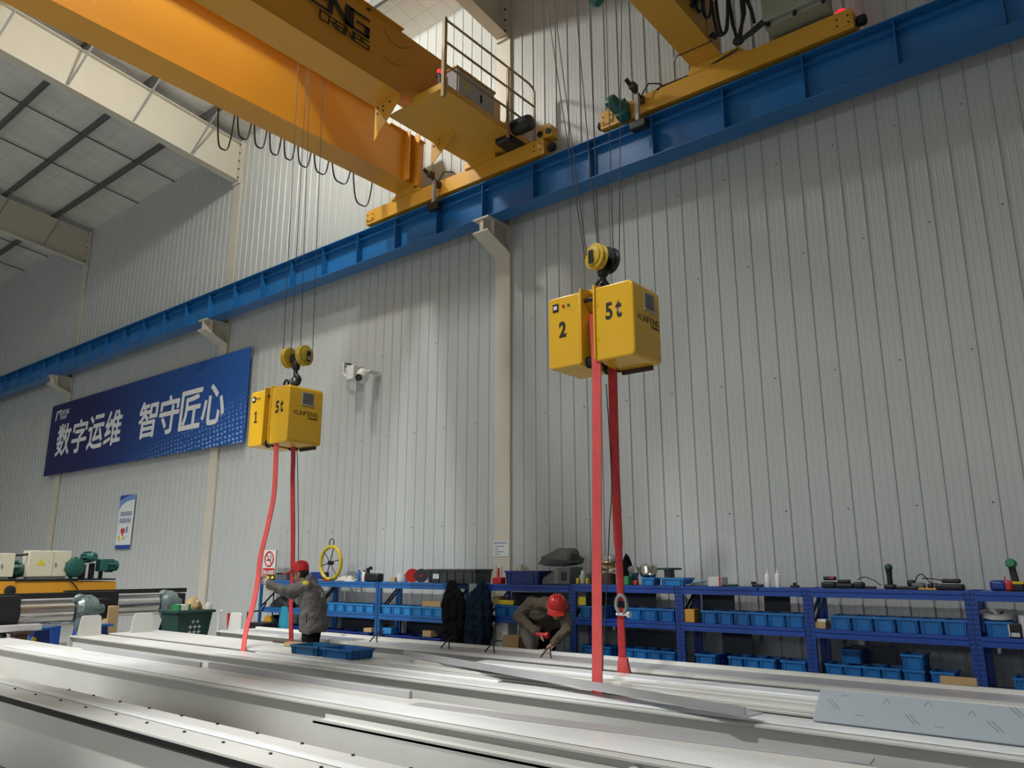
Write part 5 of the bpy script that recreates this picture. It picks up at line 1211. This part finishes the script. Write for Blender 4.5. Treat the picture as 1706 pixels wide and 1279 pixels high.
# ================================================================== MACHINERY AT THE LEFT
def rope_drum(X, y0, y1, zc, r, ye0, ye1, lbl, gear_y):
    t = thing('rope_drum_unit', lbl, 'hoist drum', (X, (y0+y1)/2, 0))
    n = 26; prof = []
    for k in range(n):
        h = (y1-y0)*k/n; prof += [(r, h), (r*.985, h+(y1-y0)/n*.5)]
    prof.append((r, y1-y0))
    obj('drum', MB().lathe(prof, (X, y0, zc), (0,1,0), 28), M_chrome, t, ang=60)
    obj('drum_cheek', MB().lathe([(r*1.06,-.04),(r*1.06,0)], (X, y0, zc), (0,1,0), 28), M_blk, t)
    obj('tie_tube', MB().tube([(X+.1, y0-.05, zc-r-.02), (X+.1, y1+.1, zc-r-.02)], .018, 8), M_alu, t)
    obj('tie_tube', MB().tube([(X+.1, y0-.05, zc+r+.02), (X+.1, y1+.1, zc+r+.02)], .018, 8), M_alu, t)
    obj('frame_plate', MB().box(X-.28, X+.28, ye0, y0-.04, zc-r-.10, zc+r+.10), M_blk, t, bevel=.01)
    obj('top_beam', MB().box(X-.30, X-.12, ye0-.2, ye1+.1, zc+r+.03, zc+r+.12), M_blk, t)
    g = obj('gearbox', MB().lathe([(.10,-.14),(.20,-.12),(.25,-.05),(.25,.12),(.20,.22),(.11,.26),(.08,.36)], (X+.03, gear_y, zc+.02), (0,1,0), 20), M_wrap, t, label='grey green gearbox wrapped in plastic film')
    obj('gear_lobe', MB().ell((X+.12, gear_y+.03, zc-.16), .13, .17, .22), M_wrap, g)
    obj('gear_lobe', MB().ell((X+.10, gear_y-.08, zc+.20), .08, .10, .09), M_wrap, g)
    obj('motor_box', MB().box(X-.25, X+.05, gear_y+.25, ye1, zc-.15, zc+.20), M_blk, t, bevel=.02)
    for yy in (y0-.2, gear_y+.15):
        for sx in (-1, 1):
            obj('stand_leg', MB().bar((X+sx*.32, yy+.1*sx, 0), (X+sx*.1, yy, zc-r), .06, .06), M_blk, t)
    return t
rope_drum(-14.5, 5.10, 5.93, .945, .185, 4.3, 6.55, 'near polished rope drum with film wrapped gearbox at the left', 6.10)
rope_drum(-17.0, 7.80, 8.70, .905, .185, 7.1, 9.35, 'far polished rope drum with film wrapped gearbox, before the trash bin', 8.88)
# hoist trolley with cabinets and motors
TX = -17.6
t = thing('hoist_trolley', 'orange hoist trolley with cream cabinets and green motors at the left', 'hoist trolley', (TX, 6.8, 0))
fr_ = obj('frame', MB().box(TX-1.2, TX, 4.4, 7.3, 1.10, 1.40), M_org, t, bevel=.01, label='orange trolley frame')
obj('frame_end', MB().box(TX-1.2, TX, 7.3, 8.08, 1.17, 1.37), M_org, fr_, bevel=.01)
obj('deck', MB().box(TX-1.2, TX+.02, 4.4, 8.05, 1.40, 1.43), M_blk, fr_)
obj('frame_web', MB().box(TX, TX+.02, 5.7, 6.1, 1.10, 1.40), M_org, fr_)
obj('wheel', MB().lathe([(.10,0),(.10,.05),(.05,.07)], (TX+.01, 6.02, 1.22), (1,0,0), 18), M_blk, fr_)
obj('frame_cable', MB().tube([(TX+.02, 7.10, 1.42), (TX+.05, 7.2, 1.32), (TX+.05, 7.28, 1.22), (TX+.03, 7.26, 1.12)], .014, 6), M_rub, fr_)
def cabinet(ya, yb, z0, z1, sp, tri):
    c = obj('cabinet', MB().box(TX-.35, TX-.02, ya, yb, z0, z1), M_cab, t, bevel=.008, label='cream electrical cabinet')
    for q, (a, b_) in enumerate(((ya, sp), (sp, yb))):
        d = obj('door', MB().box(TX-.02, TX-.004, a+.008, b_-.004, z0+.01, z1-.01), M_cab, c, bevel=.003)
        if q == 1 or not tri: obj('handle', MB().box(TX-.004, TX+.012, a+.04, a+.055, (z0+z1)/2-.06, (z0+z1)/2+.02), M_grey, d)
        if q == 0 and tri:
            m_ = (a+b_)/2
            obj('warning_triangle', MB().prism([(m_-.06, z0+.26), (m_+.06, z0+.26), (m_, z0+.38)], 'x', TX-.004, TX-.001), M_yprint, d)
            obj('warning_strip', MB().box(TX-.004, TX-.001, m_-.09, m_+.09, z0+.225, z0+.25), M_yprint, d)
    obj('cabinet_base', MB().box(TX-.3, TX-.08, ya+.05, yb-.05, 1.43, z0), M_white, c)
cabinet(6.30, 7.10, 1.48, 2.0, 6.76, True); cabinet(5.2, 6.05, 1.48, 1.94, 5.78, False)
def motor(c, ax, r, L, nm='motor'):
    o = obj(nm, MB().lathe([(.3*r,-.02),(r*.9,0),(r,.03),(r,L*.75),(r*.93,L*.78),(r*.93,L),(r*.6,L+.03)], c, ax, 20), M_grn, t)
    ax = Vector(ax).normalized(); u = ax.orthogonal().normalized(); v = ax.cross(u)
    for k in range(10):
        a = 2*PI*k/10
        d = u*math.cos(a)+v*math.sin(a)
        obj('cooling_fin', MB().obox(Vector(c)+ax*L*.42+d*(r+.008), ax*L*.30, d*.012, d.cross(ax)*.004), M_grn, o)
    return o
motor((TX-.15, 7.17, 1.66), (.9,.1,0), .20, .22)
motor((TX-.25, 7.45, 1.88), (.95,.1,0), .10, .38)
obj('motor_terminal_box', MB().box(TX-.15, TX+.12, 7.66, 7.82, 1.58, 1.84), M_grn, t, bevel=.02)
motor((TX-.05, 7.8, 1.70), (.05,1,0), .12, .26)
obj('brake_bracket', MB().box(TX-.2, TX-.02, 7.35, 7.42, 1.43, 1.72), M_blk, t); obj('brake_bracket', MB().box(TX-.2, TX-.02, 7.55, 7.6, 1.43, 1.75), M_blk, t)
obj('brake_bracket', MB().box(TX-.1, TX-.02, 7.72, 7.78, 1.43, 1.58), M_blk, t)
motor((TX-.3, 6.05, 1.62), (.1,1,0), .16, .22)
obj('cable_pair', MB().tube([(TX-.1, 6.05, 1.90), (TX-.1, 6.2, 1.91), (TX-.1, 6.32, 1.93)], .022, 6), M_rub, t)
for (a, b_) in ((TX-1.1, 4.8), (TX-.15, 4.8), (TX-1.1, 7.0), (TX-.15, 7.0)):
    obj('stand', MB().box(a-.09, a+.09, b_-.09, b_+.09, 0, 1.10), M_rack, t)
# blue and yellow trestles under the drums
for i, (x, y, lb) in enumerate(((-15.15, 5.75, 'blue steel trestle under the near rope drum'), (-16.2, 6.9, 'blue steel trestle between the two rope drums'), (-15.2, 6.75, 'blue steel trestle right of the near gearbox'))):
    tt = thing('steel_trestle', lb, 'trestle', (x, y, 0))
    obj('trestle_column', MB().prism([(y-.18, 0), (y+.18, 0), (y+.12, .62), (y-.12, .62)], 'x', x-.10, x+.10), M_rack, tt)
    obj('trestle_cap', MB().box(x-.16, x+.16, y-.2, y+.2, .62, .66), M_rackl, tt)
    if i == 0: obj('hazard_stripe', MB().obox((x+.12, y-.16, .42), (0,.05,.09), (.006,0,0), (0,.03,-.02)), M_yelp, tt)
obj('timber_post', MB().box(-15.75, -15.55, 7.05, 7.25, 0, .95), M_tan, label='pale timber post between the rope drums', cat='timber', bevel=.01)
obj('alloy_bar', MB().box(-14.08, -13.9, 3.0, 5.3, .70, .80), M_alu, label='bright metal bar at the left edge below the near drum', cat='metal bar', bevel=.012)
tt = thing('steel_trestle', 'low dark trestle under the bright metal bar', 'trestle', (-14.0, 5.0, 0))
obj('trestle_column', MB().box(-14.08, -13.88, 4.92, 5.1, 0, .66), M_rail, tt); obj('trestle_cap', MB().box(-14.12, -13.86, 4.9, 5.15, .66, .70), M_rail, tt)
# wheeled trash bin
bx_, by_ = -15.3, 8.50
t = thing('trash_bin', 'dark green wheeled trash bin with white characters', 'trash bin', (bx_, by_, 0))
obj('bin_body', MB().add([(bx_-.28,by_-.30,.10),(bx_+.26,by_-.30,.10),(bx_+.26,by_+.30,.10),(bx_-.28,by_+.30,.10),(bx_-.33,by_-.38,.80),(bx_+.32,by_-.38,.80),(bx_+.32,by_+.38,.80),(bx_-.33,by_+.38,.80)], [(0,3,2,1),(0,1,5,4),(1,2,6,5),(2,3,7,6),(3,0,4,7),(4,5,6,7)]), M_dgreen, t, bevel=.02)
obj('bin_rim', MB().box(bx_-.37, bx_+.36, by_-.42, by_+.42, .785, .84), M_dgreen, t, bevel=.015)
for s in (-1, 1): obj('bin_wheel', MB().lathe([(.10,-.03),(.10,.03)], (bx_-.2, by_+s*.28, .10), (0,1,0), 16), M_rub, t)
for r_ in range(3):
    for k in range(3 if r_ else 2):
        yy = by_ + .02 + (k-(1 if r_ else .5))*.095; zz = .62-.10*r_
        obj('white_character', MB().box(bx_+.302-.008*r_, bx_+.308-.008*r_, yy-.035, yy+.035, zz-.008, zz+.008), M_ltr, t); obj('white_character', MB().box(bx_+.302-.008*r_, bx_+.308-.008*r_, yy-.006, yy+.006, zz-.036, zz+.036), M_ltr, t)
tb_ = thing('carton', 'white and green carton on the trash bin', 'carton', (bx_+.1, by_-.22, .84))
obj('carton_body', MB().box(bx_+.0, bx_+.28, by_-.34, by_-.10, .842, .95), M_white, tb_, bevel=.004)
for yy in (-.345, -.145): obj('green_end', MB().box(bx_-.003, bx_+.284, by_+yy, by_+yy+.05, .841, .952), M_green, tb_)
obj('crumpled_paper', blob((bx_+.05, by_+.08, .842), .20, .18, .22, 41, rough=.3), M_card, label='crumpled tan paper heaped on the trash bin', cat='paper')
obj('plastic_bag', blob((bx_+.15, by_+.36, .842), .13, .07, .12, 42, rough=.3), M_rag, label='pale plastic bag on the right of the trash bin', cat='bag')
# white chair back, red stick, slim white post
c = at(388, 1040, 8.9)
t = thing('plastic_chair', 'white plastic chair back between trash bin and red strand', 'chair', (c.x, 8.9, 0))
obj('backrest', MB().prism([(c.x-.24, .44), (c.x+.24, .44), (c.x+.22, .76), (c.x+.18, .80), (c.x-.12, .80), (c.x-.17, .76)], 'y', 8.93, 8.96), M_white, t, bevel=.01)
obj('seat', MB().box(c.x-.24, c.x+.24, 8.96, 9.36, .42, .45), M_white, t, bevel=.01)
for dx in (-.21, .21):
    for yy in (8.97, 9.33): obj('leg', MB().bar((c.x+dx, yy, 0), (c.x+dx*.95, yy, .42), .035, .035), M_white, t)
p = at(372, 1040, 8.9)
obj('red_stick', MB().tube([(p.x+.08, 9.0, 0), (p.x, 9.0, .77)], .03, 8), M_redp, label='short red stick leaning beside the white chair', cat='stick')
p = at(360, 1040, 8.7)
obj('white_post', MB().tube([(p.x, 8.75, 0), (p.x, 8.75, .80), (p.x+.06, 8.75, .84)], .025, 8), M_white, label='thin white pipe right of the trash bin', cat='pipe')
p = at(434, 1030, 9.2)
t = thing('black_hand_truck', 'black trolley frame standing left of the rack', 'hand truck', (p.x, 9.2, 0))
obj('crate_body', MB().box(p.x-.22, p.x+.30, 9.05, 9.4, .12, .62), M_blk, t, bevel=.01)
obj('push_handle', MB().tube([(p.x-.3, 9.1, .5), (p.x-.3, 9.1, .80), (p.x+.2, 9.1, .86), (p.x+.3, 9.1, 1.0)], .016, 6), M_blk, t)
for s in (-.15, .25): obj('caster', MB().lathe([(.06,-.02),(.06,.02)], (p.x+s, 9.1, .06), (0,1,0), 12), M_rub, t)

# ================================================================== PEOPLE
def remesh(name, mb, vox, m, parent, it=4, wrinkle=0.0, size=.12):
    me = mesh_of(mb, name, smooth=False)
    o = bpy.data.objects.new(name + '_source', me); COL.objects.link(o)
    r = o.modifiers.new('r', 'REMESH'); r.mode = 'VOXEL'; r.voxel_size = vox
    s = o.modifiers.new('s', 'SMOOTH'); s.factor = .5; s.iterations = it
    if wrinkle:
        tx = bpy.data.textures.new('cloth_folds', 'CLOUDS'); tx.noise_scale = size; tx.noise_depth = 2
        d = o.modifiers.new('d', 'DISPLACE'); d.texture = tx; d.strength = wrinkle; d.mid_level = .5
    dg = bpy.context.evaluated_depsgraph_get(); dg.update()
    me2 = bpy.data.meshes.new_from_object(o.evaluated_get(dg))
    bpy.data.objects.remove(o); bpy.data.meshes.remove(me)
    me2.name = name
    me2.polygons.foreach_set('use_smooth', [True]*len(me2.polygons))
    me2.materials.clear(); me2.materials.append(m)
    return obj(name, me2, None, parent)
V3 = Vector
def hand(mb, wrist, fdir, pdir, side, curl=.6, s=1.0):
    """palm and five fingers; fdir: pointing direction, pdir: palm normal, side: direction of the thumb"""
    f, p, sd = V3(fdir).normalized(), V3(pdir).normalized(), V3(side).normalized()
    w_ = V3(wrist)
    pc = w_ + f*.05*s
    mb.ell(pc, .05*s, .042*s, .020*s, (f, sd, p), 12, 7)
    for k, (off, L) in enumerate(((.030, .072), (.010, .080), (-.011, .075), (-.030, .060))):
        b0 = w_ + f*.088*s + sd*off*s
        a1 = curl*.7; d1 = f*math.cos(a1)+p*math.sin(a1); k1 = b0 + d1*L*.5*s
        a2 = curl*1.7; d2 = f*math.cos(a2)+p*math.sin(a2); k2 = k1 + d2*L*.32*s
        a3 = curl*2.4; d3 = f*math.cos(a3)+p*math.sin(a3); k3 = k2 + d3*L*.26*s
        mb.cap(b0 - f*.02*s, k1, .0095*s, .009*s, 8); mb.cap(k1, k2, .009*s, .0085*s, 8); mb.cap(k2, k3, .0085*s, .0075*s, 8)
    t0 = w_ + f*.03*s + sd*.035*s; t1 = t0 + (f*.6+sd*.6+p*.35).normalized()*.045*s; t2 = t1 + (f*.8+sd*.05+p*.6).normalized()*.034*s
    mb.cap(t0, t1, .013*s, .0105*s, 8); mb.cap(t1, t2, .0105*s, .009*s, 8)
HS = 1.14
def head(mb0, c, fwd, up):
    mb = MB()
    f, u = V3(fwd).normalized(), V3(up).normalized(); l = u.cross(f).normalized(); f = l.cross(u)
    c = V3(c)
    mb.ell(c + u*.03 - f*.01, .078, .098, .095, (l, f, u))
    mb.ell(c - u*.045 + f*.02, .060, .072, .075, (l, f, u))
    mb.ell(c - u*.095 + f*.055, .032, .028, .024, (l, f, u))               # chin
    mb.cap(c + f*.088 + u*.015, c + f*.108 - u*.03, .011, .016, 8)           # nose
    mb.ell(c + f*.075 + u*.032, .055, .02, .012, (l, f, u))                  # brow
    mb.ell(c + f*.085 - u*.062, .025, .012, .008, (l, f, u))                 # lips
    for s in (-1, 1): mb.ell(c + l*s*.078 - f*.005 - u*.012, .010, .020, .032, (l, f, u))   # ears
    mb0.add([V3(c) + (V3(v)-V3(c))*HS for v in mb.v], mb.f)
    return l, f, u
def face_bits(par, c, l, f, u):
    for s in (-1, 1):
        e = obj('eye', MB().ell(V3(c) + (l*s*.031 + f*.083 + u*.012)*HS, .011, .007, .007, (l, f, u), 8, 6), M_hair, par)
        obj('eyebrow', MB().ell(V3(c) + (l*s*.033 + f*.090 + u*.036)*HS, .020, .006, .005, (l, f, u), 8, 6), M_hair, par)

# ---------------- worker in the red cap, guiding the near sling strand
mx_, my_ = -9.60, 7.27
FWD = V3((-.80, -.60, 0)); LF = V3((.60, -.80, 0)); UPV = V3((0, 0, 1))
B = V3((mx_, my_, 0))
hl_ = at(430, 967, 6.6) + V3((.02, .06, 0))         # left hand on the strand
def bp(f, l, z): return B + FWD*f + LF*l + UPV*z
p1 = thing('person', 'person in a red cap and grey jacket gripping the red strand', 'person', (mx_, my_, 0))
shL, shR = bp(.06, .18, 1.42), bp(.10, -.18, 1.42)
elL = shL + (hl_ - shL)*.48 + V3((0, 0, -.10)); wrL = hl_ - (hl_-elL).normalized()*.10
hr_ = hl_ + V3((.06, .12, -.10)); elR = shR + (hr_-shR)*.5 + V3((-.03, .05, -.12)); wrR = hr_ - (hr_-elR).normalized()*.10
hc = bp(.215, 0, 1.595)
mb = MB()
mb.cap(bp(0, 0, .95), bp(.02, 0, 1.15), .12, .115); mb.cap(bp(.02, 0, 1.15), bp(.04, 0, 1.32), .115, .11)
mb.cap(shL - UPV*.02, shR - UPV*.02, .045, .045); mb.cap(bp(.06, 0, 1.40), hc - V3((0,0,.08)), .06, .052)
for s, l_ in ((1, LF), (-1, LF)):
    mb.cap(bp(0, .09*s, .93), bp(.02, .10*s, .50), .085, .058); mb.cap(bp(.02, .10*s, .50), bp(-.02, .10*s, .10), .056, .038)
    mb.cap(bp(-.04, .10*s, .05), bp(.15, .11*s, .04), .04, .035)
mb.cap(shL, elL, .05, .04); mb.cap(elL, wrL, .038, .028); mb.cap(shR, elR, .05, .04); mb.cap(elR, wrR, .038, .028)
l, f, u = head(mb, hc, V3((-.85, -.52, -.12)), V3((-.1, -.08, 1)))
hand(mb, wrL, (hl_-elL), V3((-.4, .9, 0)), V3((0, 0, 1)), .75); hand(mb, wrR, (hr_-elR), V3((-.6, -.7, 0)), V3((0, 0, 1)), .75)
body1 = remesh('body', mb, .0075, M_skin, p1, 3)
face_bits(body1, hc, l, f, u)
jk = MB()
rings = []
for (z, a, b_, fo) in ((.765, .175, .225, -.01), (.80, .19, .24, -.01), (.90, .195, .24, -.01), (1.05, .19, .235, 0), (1.20, .185, .235, .01), (1.32, .17, .235, .03), (1.41, .13, .21, .05), (1.46, .08, .13, .06)):
    rings.append([bp(fo, 0, z) + FWD*a*math.cos(g)*(1+.03*math.sin(7*g+z*9)) + LF*b_*math.sin(g)*(1+.03*math.sin(5*g+z*14)) + UPV*.012*math.sin(3*g) for g in [2*PI*k/36 for k in range(36)]])
jk.loft(rings)
jk.cap(shL + V3((0,0,-.01)), shR + V3((0,0,-.01)), .085, .085); jk.cap(bp(.05, 0, 1.44), bp(.08, 0, 1.51), .085, .075)
jk.cap(shL, elL, .088, .070); jk.cap(elL, wrL, .068, .052); jk.cap(shR, elR, .088, .070); jk.cap(elR, wrR, .068, .052)
jacket1 = remesh('jacket', jk, .012, M_jkt, p1, 3, .045, .10)
obj('shoulder_patch', MB().ell(shL + LF*.075 + V3((0,0,.035)), .05, .012, .035, (FWD, LF, UPV), 10, 6), M_yelp, jacket1)
# lettering on the back, laid onto the cloth
from mathutils.bvhtree import BVHTree
def lay_on(o, target, n, off=.003):
    bv = BVHTree.FromPolygons([v.co for v in target.data.vertices], [p.vertices for p in target.data.polygons])
    for v in o.data.vertices:
        hit = bv.ray_cast(v.co + n*.5, -n)
        if hit[0] is not None: v.co = hit[0] + n*off
nb_ = V3((.978, -.20, 0)).normalized(); ub = V3((.20, .978, 0)).normalized()
lt1 = lettering('back_lettering', 'Pek', M_ltr, jacket1, bp(0, 0, 1.29) + nb_*.24 + ub*.09, ub, (0,0,1), .13, .075, .01); lay_on(lt1, jacket1, nb_)
lt2 = obj('back_mark', MB().obox(bp(0, 0, 1.225) + nb_*.24 + ub*.13, ub*.04, UPV*.006, nb_*.001), M_ltr, jacket1); lay_on(lt2, jacket1, nb_)
pk1 = obj('pocket_flap', MB().obox(bp(.02, .24, .98), (FWD*.006), UPV*.07, LF*.002), M_trs, jacket1)
tr = MB()
tr.ell(bp(0, 0, .88), .165, .205, .15, (FWD, LF, UPV))
for s in (1, -1):
    tr.cap(bp(0, .09*s, .88), bp(.02, .10*s, .50), .125, .09); tr.cap(bp(.02, .10*s, .50), bp(-.02, .10*s, .12), .08, .068)
remesh('trousers', tr, .014, M_trs, p1, 3)
for s in (1, -1):
    obj('shoe', MB().ell(bp(.06, .105*s, .045), .15, .055, .045, (FWD, LF, UPV)), M_rub, p1)
cpm = MB(); cz = hc + u*.045 - f*.005
cpm.lathe([(.116,-.012),(.120,.02),(.116,.065),(.096,.105),(.055,.13),(.01,.138)], cz, u, 20)
cp_ = obj('red_cap', cpm, M_cap, p1)
bm_ = MB(); rg = []
for k in range(9):
    a = -1.1+2.2*k/8
    rg.append([cz + f*.105*math.cos(a)*.95 + l*.11*math.sin(a) + u*.012, cz + f*(.115+.155*math.cos(a*.95)) + l*.115*math.sin(a)*.85 - u*.022])
vs = [p for r_ in rg for p in r_] + [p - u*.008 for r_ in rg for p in r_]
fs = [(2*k, 2*k+1, 2*k+3, 2*k+2) for k in range(8)] + [(18+2*k, 18+2*k+2, 18+2*k+3, 18+2*k+1) for k in range(8)] + [(2*k+1, 18+2*k+1, 18+2*k+3, 2*k+3) for k in range(8)] + [(2*k, 2*k+2, 18+2*k+2, 18+2*k) for k in range(8)]
bm_.add(vs, fs); obj('brim', bm_, M_cap, cp_)
obj('button', MB().ell(cz + u*.138, .010, .010, .006), M_cap, cp_)
obj('hair', MB().ell(hc - f*.025 + u*.005, .094, .100, .082, (l, f, u)), M_hair, p1)
gl = MB(); hand(gl, wrL, (hl_-elL), V3((-.4, .9, 0)), V3((0, 0, 1)), .75, 1.12); remesh('glove', gl, .006, M_glove, p1, 2)

# ---------------- worker in the red helmet, bending over the far girder
p2 = thing('person', 'person in a red helmet bending over the farthest girder', 'person', (-6.55, 8.85, 0))
def w2(px, py, Y): return at(px, py, Y)
hc2 = w2(928, 1012, 8.50)
nk = w2(908, 1003, 8.66)
ch_ = w2(898, 1018, 8.72); pel = V3((-6.62, 8.98, .92))
sL, sR = w2(938, 1012, 8.62), w2(884, 1005, 8.62)
eR, hR = w2(864, 1027, 8.55), w2(900, 1058, 8.36)
eL, hL = w2(944, 1048, 8.50), w2(916, 1079, 8.28)
F2 = V3((.45, -.85, -.45)).normalized()
mb = MB()
wR = hR - (hR-eR).normalized()*.09; wL = hL - (hL-eL).normalized()*.09
mb.cap(pel, (pel+ch_)/2, .13, .125); mb.cap((pel+ch_)/2, ch_, .13, .135); mb.cap(sL, sR, .055, .055); mb.cap(ch_, nk, .10, .06); mb.cap(nk, hc2 - V3((.03,-.03,0)), .055, .05)
for s in (-1, 1):
    hp = pel + V3((.09*s, 0, -.02)); kn = V3((pel.x+.11*s, 8.78, .50)); ank = V3((pel.x+.11*s, 8.84, .09))
    mb.cap(hp, kn, .085, .058); mb.cap(kn, ank, .056, .038); mb.cap(ank + V3((0,.03,-.04)), ank + V3((0,-.15,-.05)), .038, .034)
mb.cap(sL, eL, .05, .04); mb.cap(eL, wL, .038, .028); mb.cap(sR, eR, .05, .04); mb.cap(eR, wR, .038, .028)
l2, f2_, u2 = head(mb, hc2, F2, V3((.35, -.45, .85)))
hand(mb, wR, hR-eR, V3((0,.2,-1)), V3((.8,-.4,0)), .5); hand(mb, wL, hL-eL, V3((-.3,.3,-.6)), V3((-1,-.2,0)), .4)
body2 = remesh('body', mb, .0075, M_skin, p2, 3)
face_bits(body2, hc2, l2, f2_, u2)
jk = MB()
ax_t = (ch_-pel).normalized(); sx_ = (sL-sR).normalized(); fx_ = ax_t.cross(sx_).normalized()
for k, (a, b_, h_) in enumerate(((.215, .17, .16), (.22, .175, .18), (.23, .18, .17), (.235, .165, .13))):
    q = pel + (ch_-pel)*(.0+.36*k) + V3((0, 0, -.02 if k == 0 else 0)); jk.ell(q, a, b_, h_, (sx_, fx_, ax_t))
jk.cap(sL, sR, .085, .085); jk.cap(ch_, nk, .12, .085)
jk.cap(sL, eL, .09, .075); jk.cap(eL, wL, .072, .055); jk.cap(sR, eR, .092, .080); jk.cap(eR, wR, .076, .055)
for k in range(6):
    jk.ell(sR + (eR-sR)*(k/5.5), .088-.007*(k%3), .085, .085, None, 10, 6); jk.ell(eR + (wR-eR)*(k/5.5), .07-.006*(k%2), .066, .066, None, 10, 6); jk.ell(sL + (eL-sL)*(k/5.5), .085-.006*(k%3), .08, .08, None, 10, 6)
jacket2 = remesh('jacket', jk, .012, M_jkt2, p2, 3, .05, .09)
hem = MB(); hcx = w2(886, 1062, 8.66)
hem.loft([[w2(px, py, 8.66) + V3((r_*math.cos(a)*(1+.12*math.sin(5*a)), .07*math.sin(a)*(1+.2*math.sin(4*a)), 0)) for a in [2*PI*k/24 for k in range(24)]] for px, py, r_ in ((888, 1086, .05), (884, 1072, .11), (882, 1055, .15), (884, 1040, .16))])
obj('jacket_hem', hem, mat('jacket_lining', (0.22, 0.20, 0.175), .85, 0, .1, 9, .5, 14), p2, ang=80, label='pale open jacket hem hanging down')
tr = MB(); tr.ell(pel + V3((0,0,-.03)), .19, .15, .14)
for s in (-1, 1):
    hp = pel + V3((.09*s, 0, -.04)); kn = V3((pel.x+.11*s, 8.78, .50)); ank = V3((pel.x+.11*s, 8.84, .12))
    tr.cap(hp, kn, .11, .085); tr.cap(kn, ank, .082, .068)
remesh('trousers', tr, .014, M_trs, p2, 3)
for s in (-1, 1): obj('shoe', MB().ell(V3((pel.x+.11*s, 8.76, .045)), .055, .15, .045), M_rub, p2)
hz_ = hc2 + u2*.035
hm = obj('red_helmet', MB().lathe([(.135,-.012),(.140,0),(.128,.006),(.125,.05),(.108,.10),(.072,.135),(.02,.15)], hz_, u2, 24), M_redp, p2, label='glossy red safety helmet')
for s in (-.4, 0, .4):
    obj('helmet_ridge', MB().tube([hz_ + f2_*(.118*math.cos(a)) + u2*(.02+.135*math.sin(a)) + l2*s*.08 for a in [PI*(.08+.84*k/10) for k in range(11)]], .007, 6), M_redp, hm)
pk_ = MB(); rg = []
for k in range(9):
    a = -1.0+2.0*k/8
    rg.append([hz_ + f2_*.125*math.cos(a) + l2*.125*math.sin(a), hz_ + f2_*(.125+.07*math.cos(a)) + l2*.13*math.sin(a) - u2*.022])
vs = [p for r_ in rg for p in r_] + [p - u2*.006 for r_ in rg for p in r_]
pk_.add(vs, fs); obj('peak', pk_, M_redp, hm)
obj('hair', MB().ell(hc2 - f2_*.025 + u2*.0, .094, .100, .08, (l2, f2_, u2)), M_hair, p2)
obj('hand_grinder', MB().lathe([(.02,0),(.028,.02),(.028,.14),(.045,.15),(.045,.19),(.02,.2)], w2(893, 1056, 8.36), (1,.1,-.05), 14), M_redp, label='small red power tool in the right hand of the bending person', cat='power tool')
obj('white_glove', blob((w2(905, 1083, 8.2).x, 8.2, ZG+.001), .11, .07, .05, 77, rough=.3), M_glove, label='white work glove lying on the farthest girder', cat='glove')

# ------------------------------------------------------------------ clothes hanging on the rack end
def garment(nm, lbl, m, body, sleeves):
    t = thing(nm, lbl, 'jacket', (body[0][0], 9.42, .6))
    mb = MB(); rings = []
    for (px, py, wpx, Y, dep, ph) in body:
        c = at(px, py, Y); wd = (at(px+wpx/2, py, Y)-at(px-wpx/2, py, Y)).x/2
        rings.append([c + V3((wd*math.cos(a)*(1+.07*math.sin(5*a+ph)), dep*math.sin(a)*(1+.25*math.sin(6*a+ph)), .012*math.sin(4*a+ph))) for a in [2*PI*k/40 for k in range(40)]])
    mb.loft(rings)
    remesh('cloth_body', mb, .014, m, t, 2, .06, .10)
    for (pa, pb, pc, r0, r1) in sleeves:
        A, B_, C_ = [at(*q) for q in (pa, pb, pc)]
        sb = MB(); sb.cap(A, B_, r0, r0*.9); sb.cap(B_, C_, r0*.9, r1)
        for k in range(5): sb.ell(A + (C_-A)*(k/4.5), r0*(1.0-.08*(k % 2)), r0*.9, r0*.8, None, 10, 6)
        remesh('sleeve', sb, .014, m, t, 2, .04, .09)
    obj('coat_hook', MB().tube([at(body[-1][0], body[-1][1]+6, 9.50), at(body[-1][0], body[-1][1], 9.52), V3((at(body[-1][0], body[-1][1], 9.56).x, 9.60, 1.40))], .008, 6), M_galv, t)
    t.location = (at(body[0][0], body[0][1], 9.42).x, 9.42, .5)
    for c in t.children: c.matrix_parent_inverse = Matrix.Translation(t.location).inverted()
    return t
garment('hanging_jacket', 'black jacket hanging on the end of the light blue rack', M_cloth_b,
        [(755, 1080, 30, 9.42, .09, 0), (755, 1050, 34, 9.42, .11, .3), (755, 1025, 33, 9.43, .11, .7), (756, 1005, 30, 9.44, .11, .9), (755, 990, 26, 9.45, .09, 1.1), (754, 976, 15, 9.47, .07, 1.2), (754, 967, 9, 9.49, .05, 1.3)],
        [((746, 990, 9.42), (741, 1010, 9.40), (743, 1050, 9.40), .07, .05), ((766, 992, 9.42), (771, 1012, 9.40), (770, 1048, 9.40), .07, .05)])
garment('hanging_work_clothes', 'navy work clothes hanging right of the black jacket', M_cloth_n,
        [(797, 1083, 34, 9.40, .09, 0), (797, 1050, 36, 9.40, .11, .4), (798, 1020, 34, 9.41, .11, .7), (799, 1000, 30, 9.43, .10, 1.0), (801, 985, 22, 9.45, .08, 1.2), (803, 972, 13, 9.47, .06, 1.2), (803, 966, 9, 9.49, .05, 1.3)],
        [((790, 990, 9.40), (783, 1020, 9.38), (780, 1078, 9.38), .08, .07), ((811, 992, 9.42), (815, 1015, 9.40), (815, 1060, 9.40), .07, .05)])
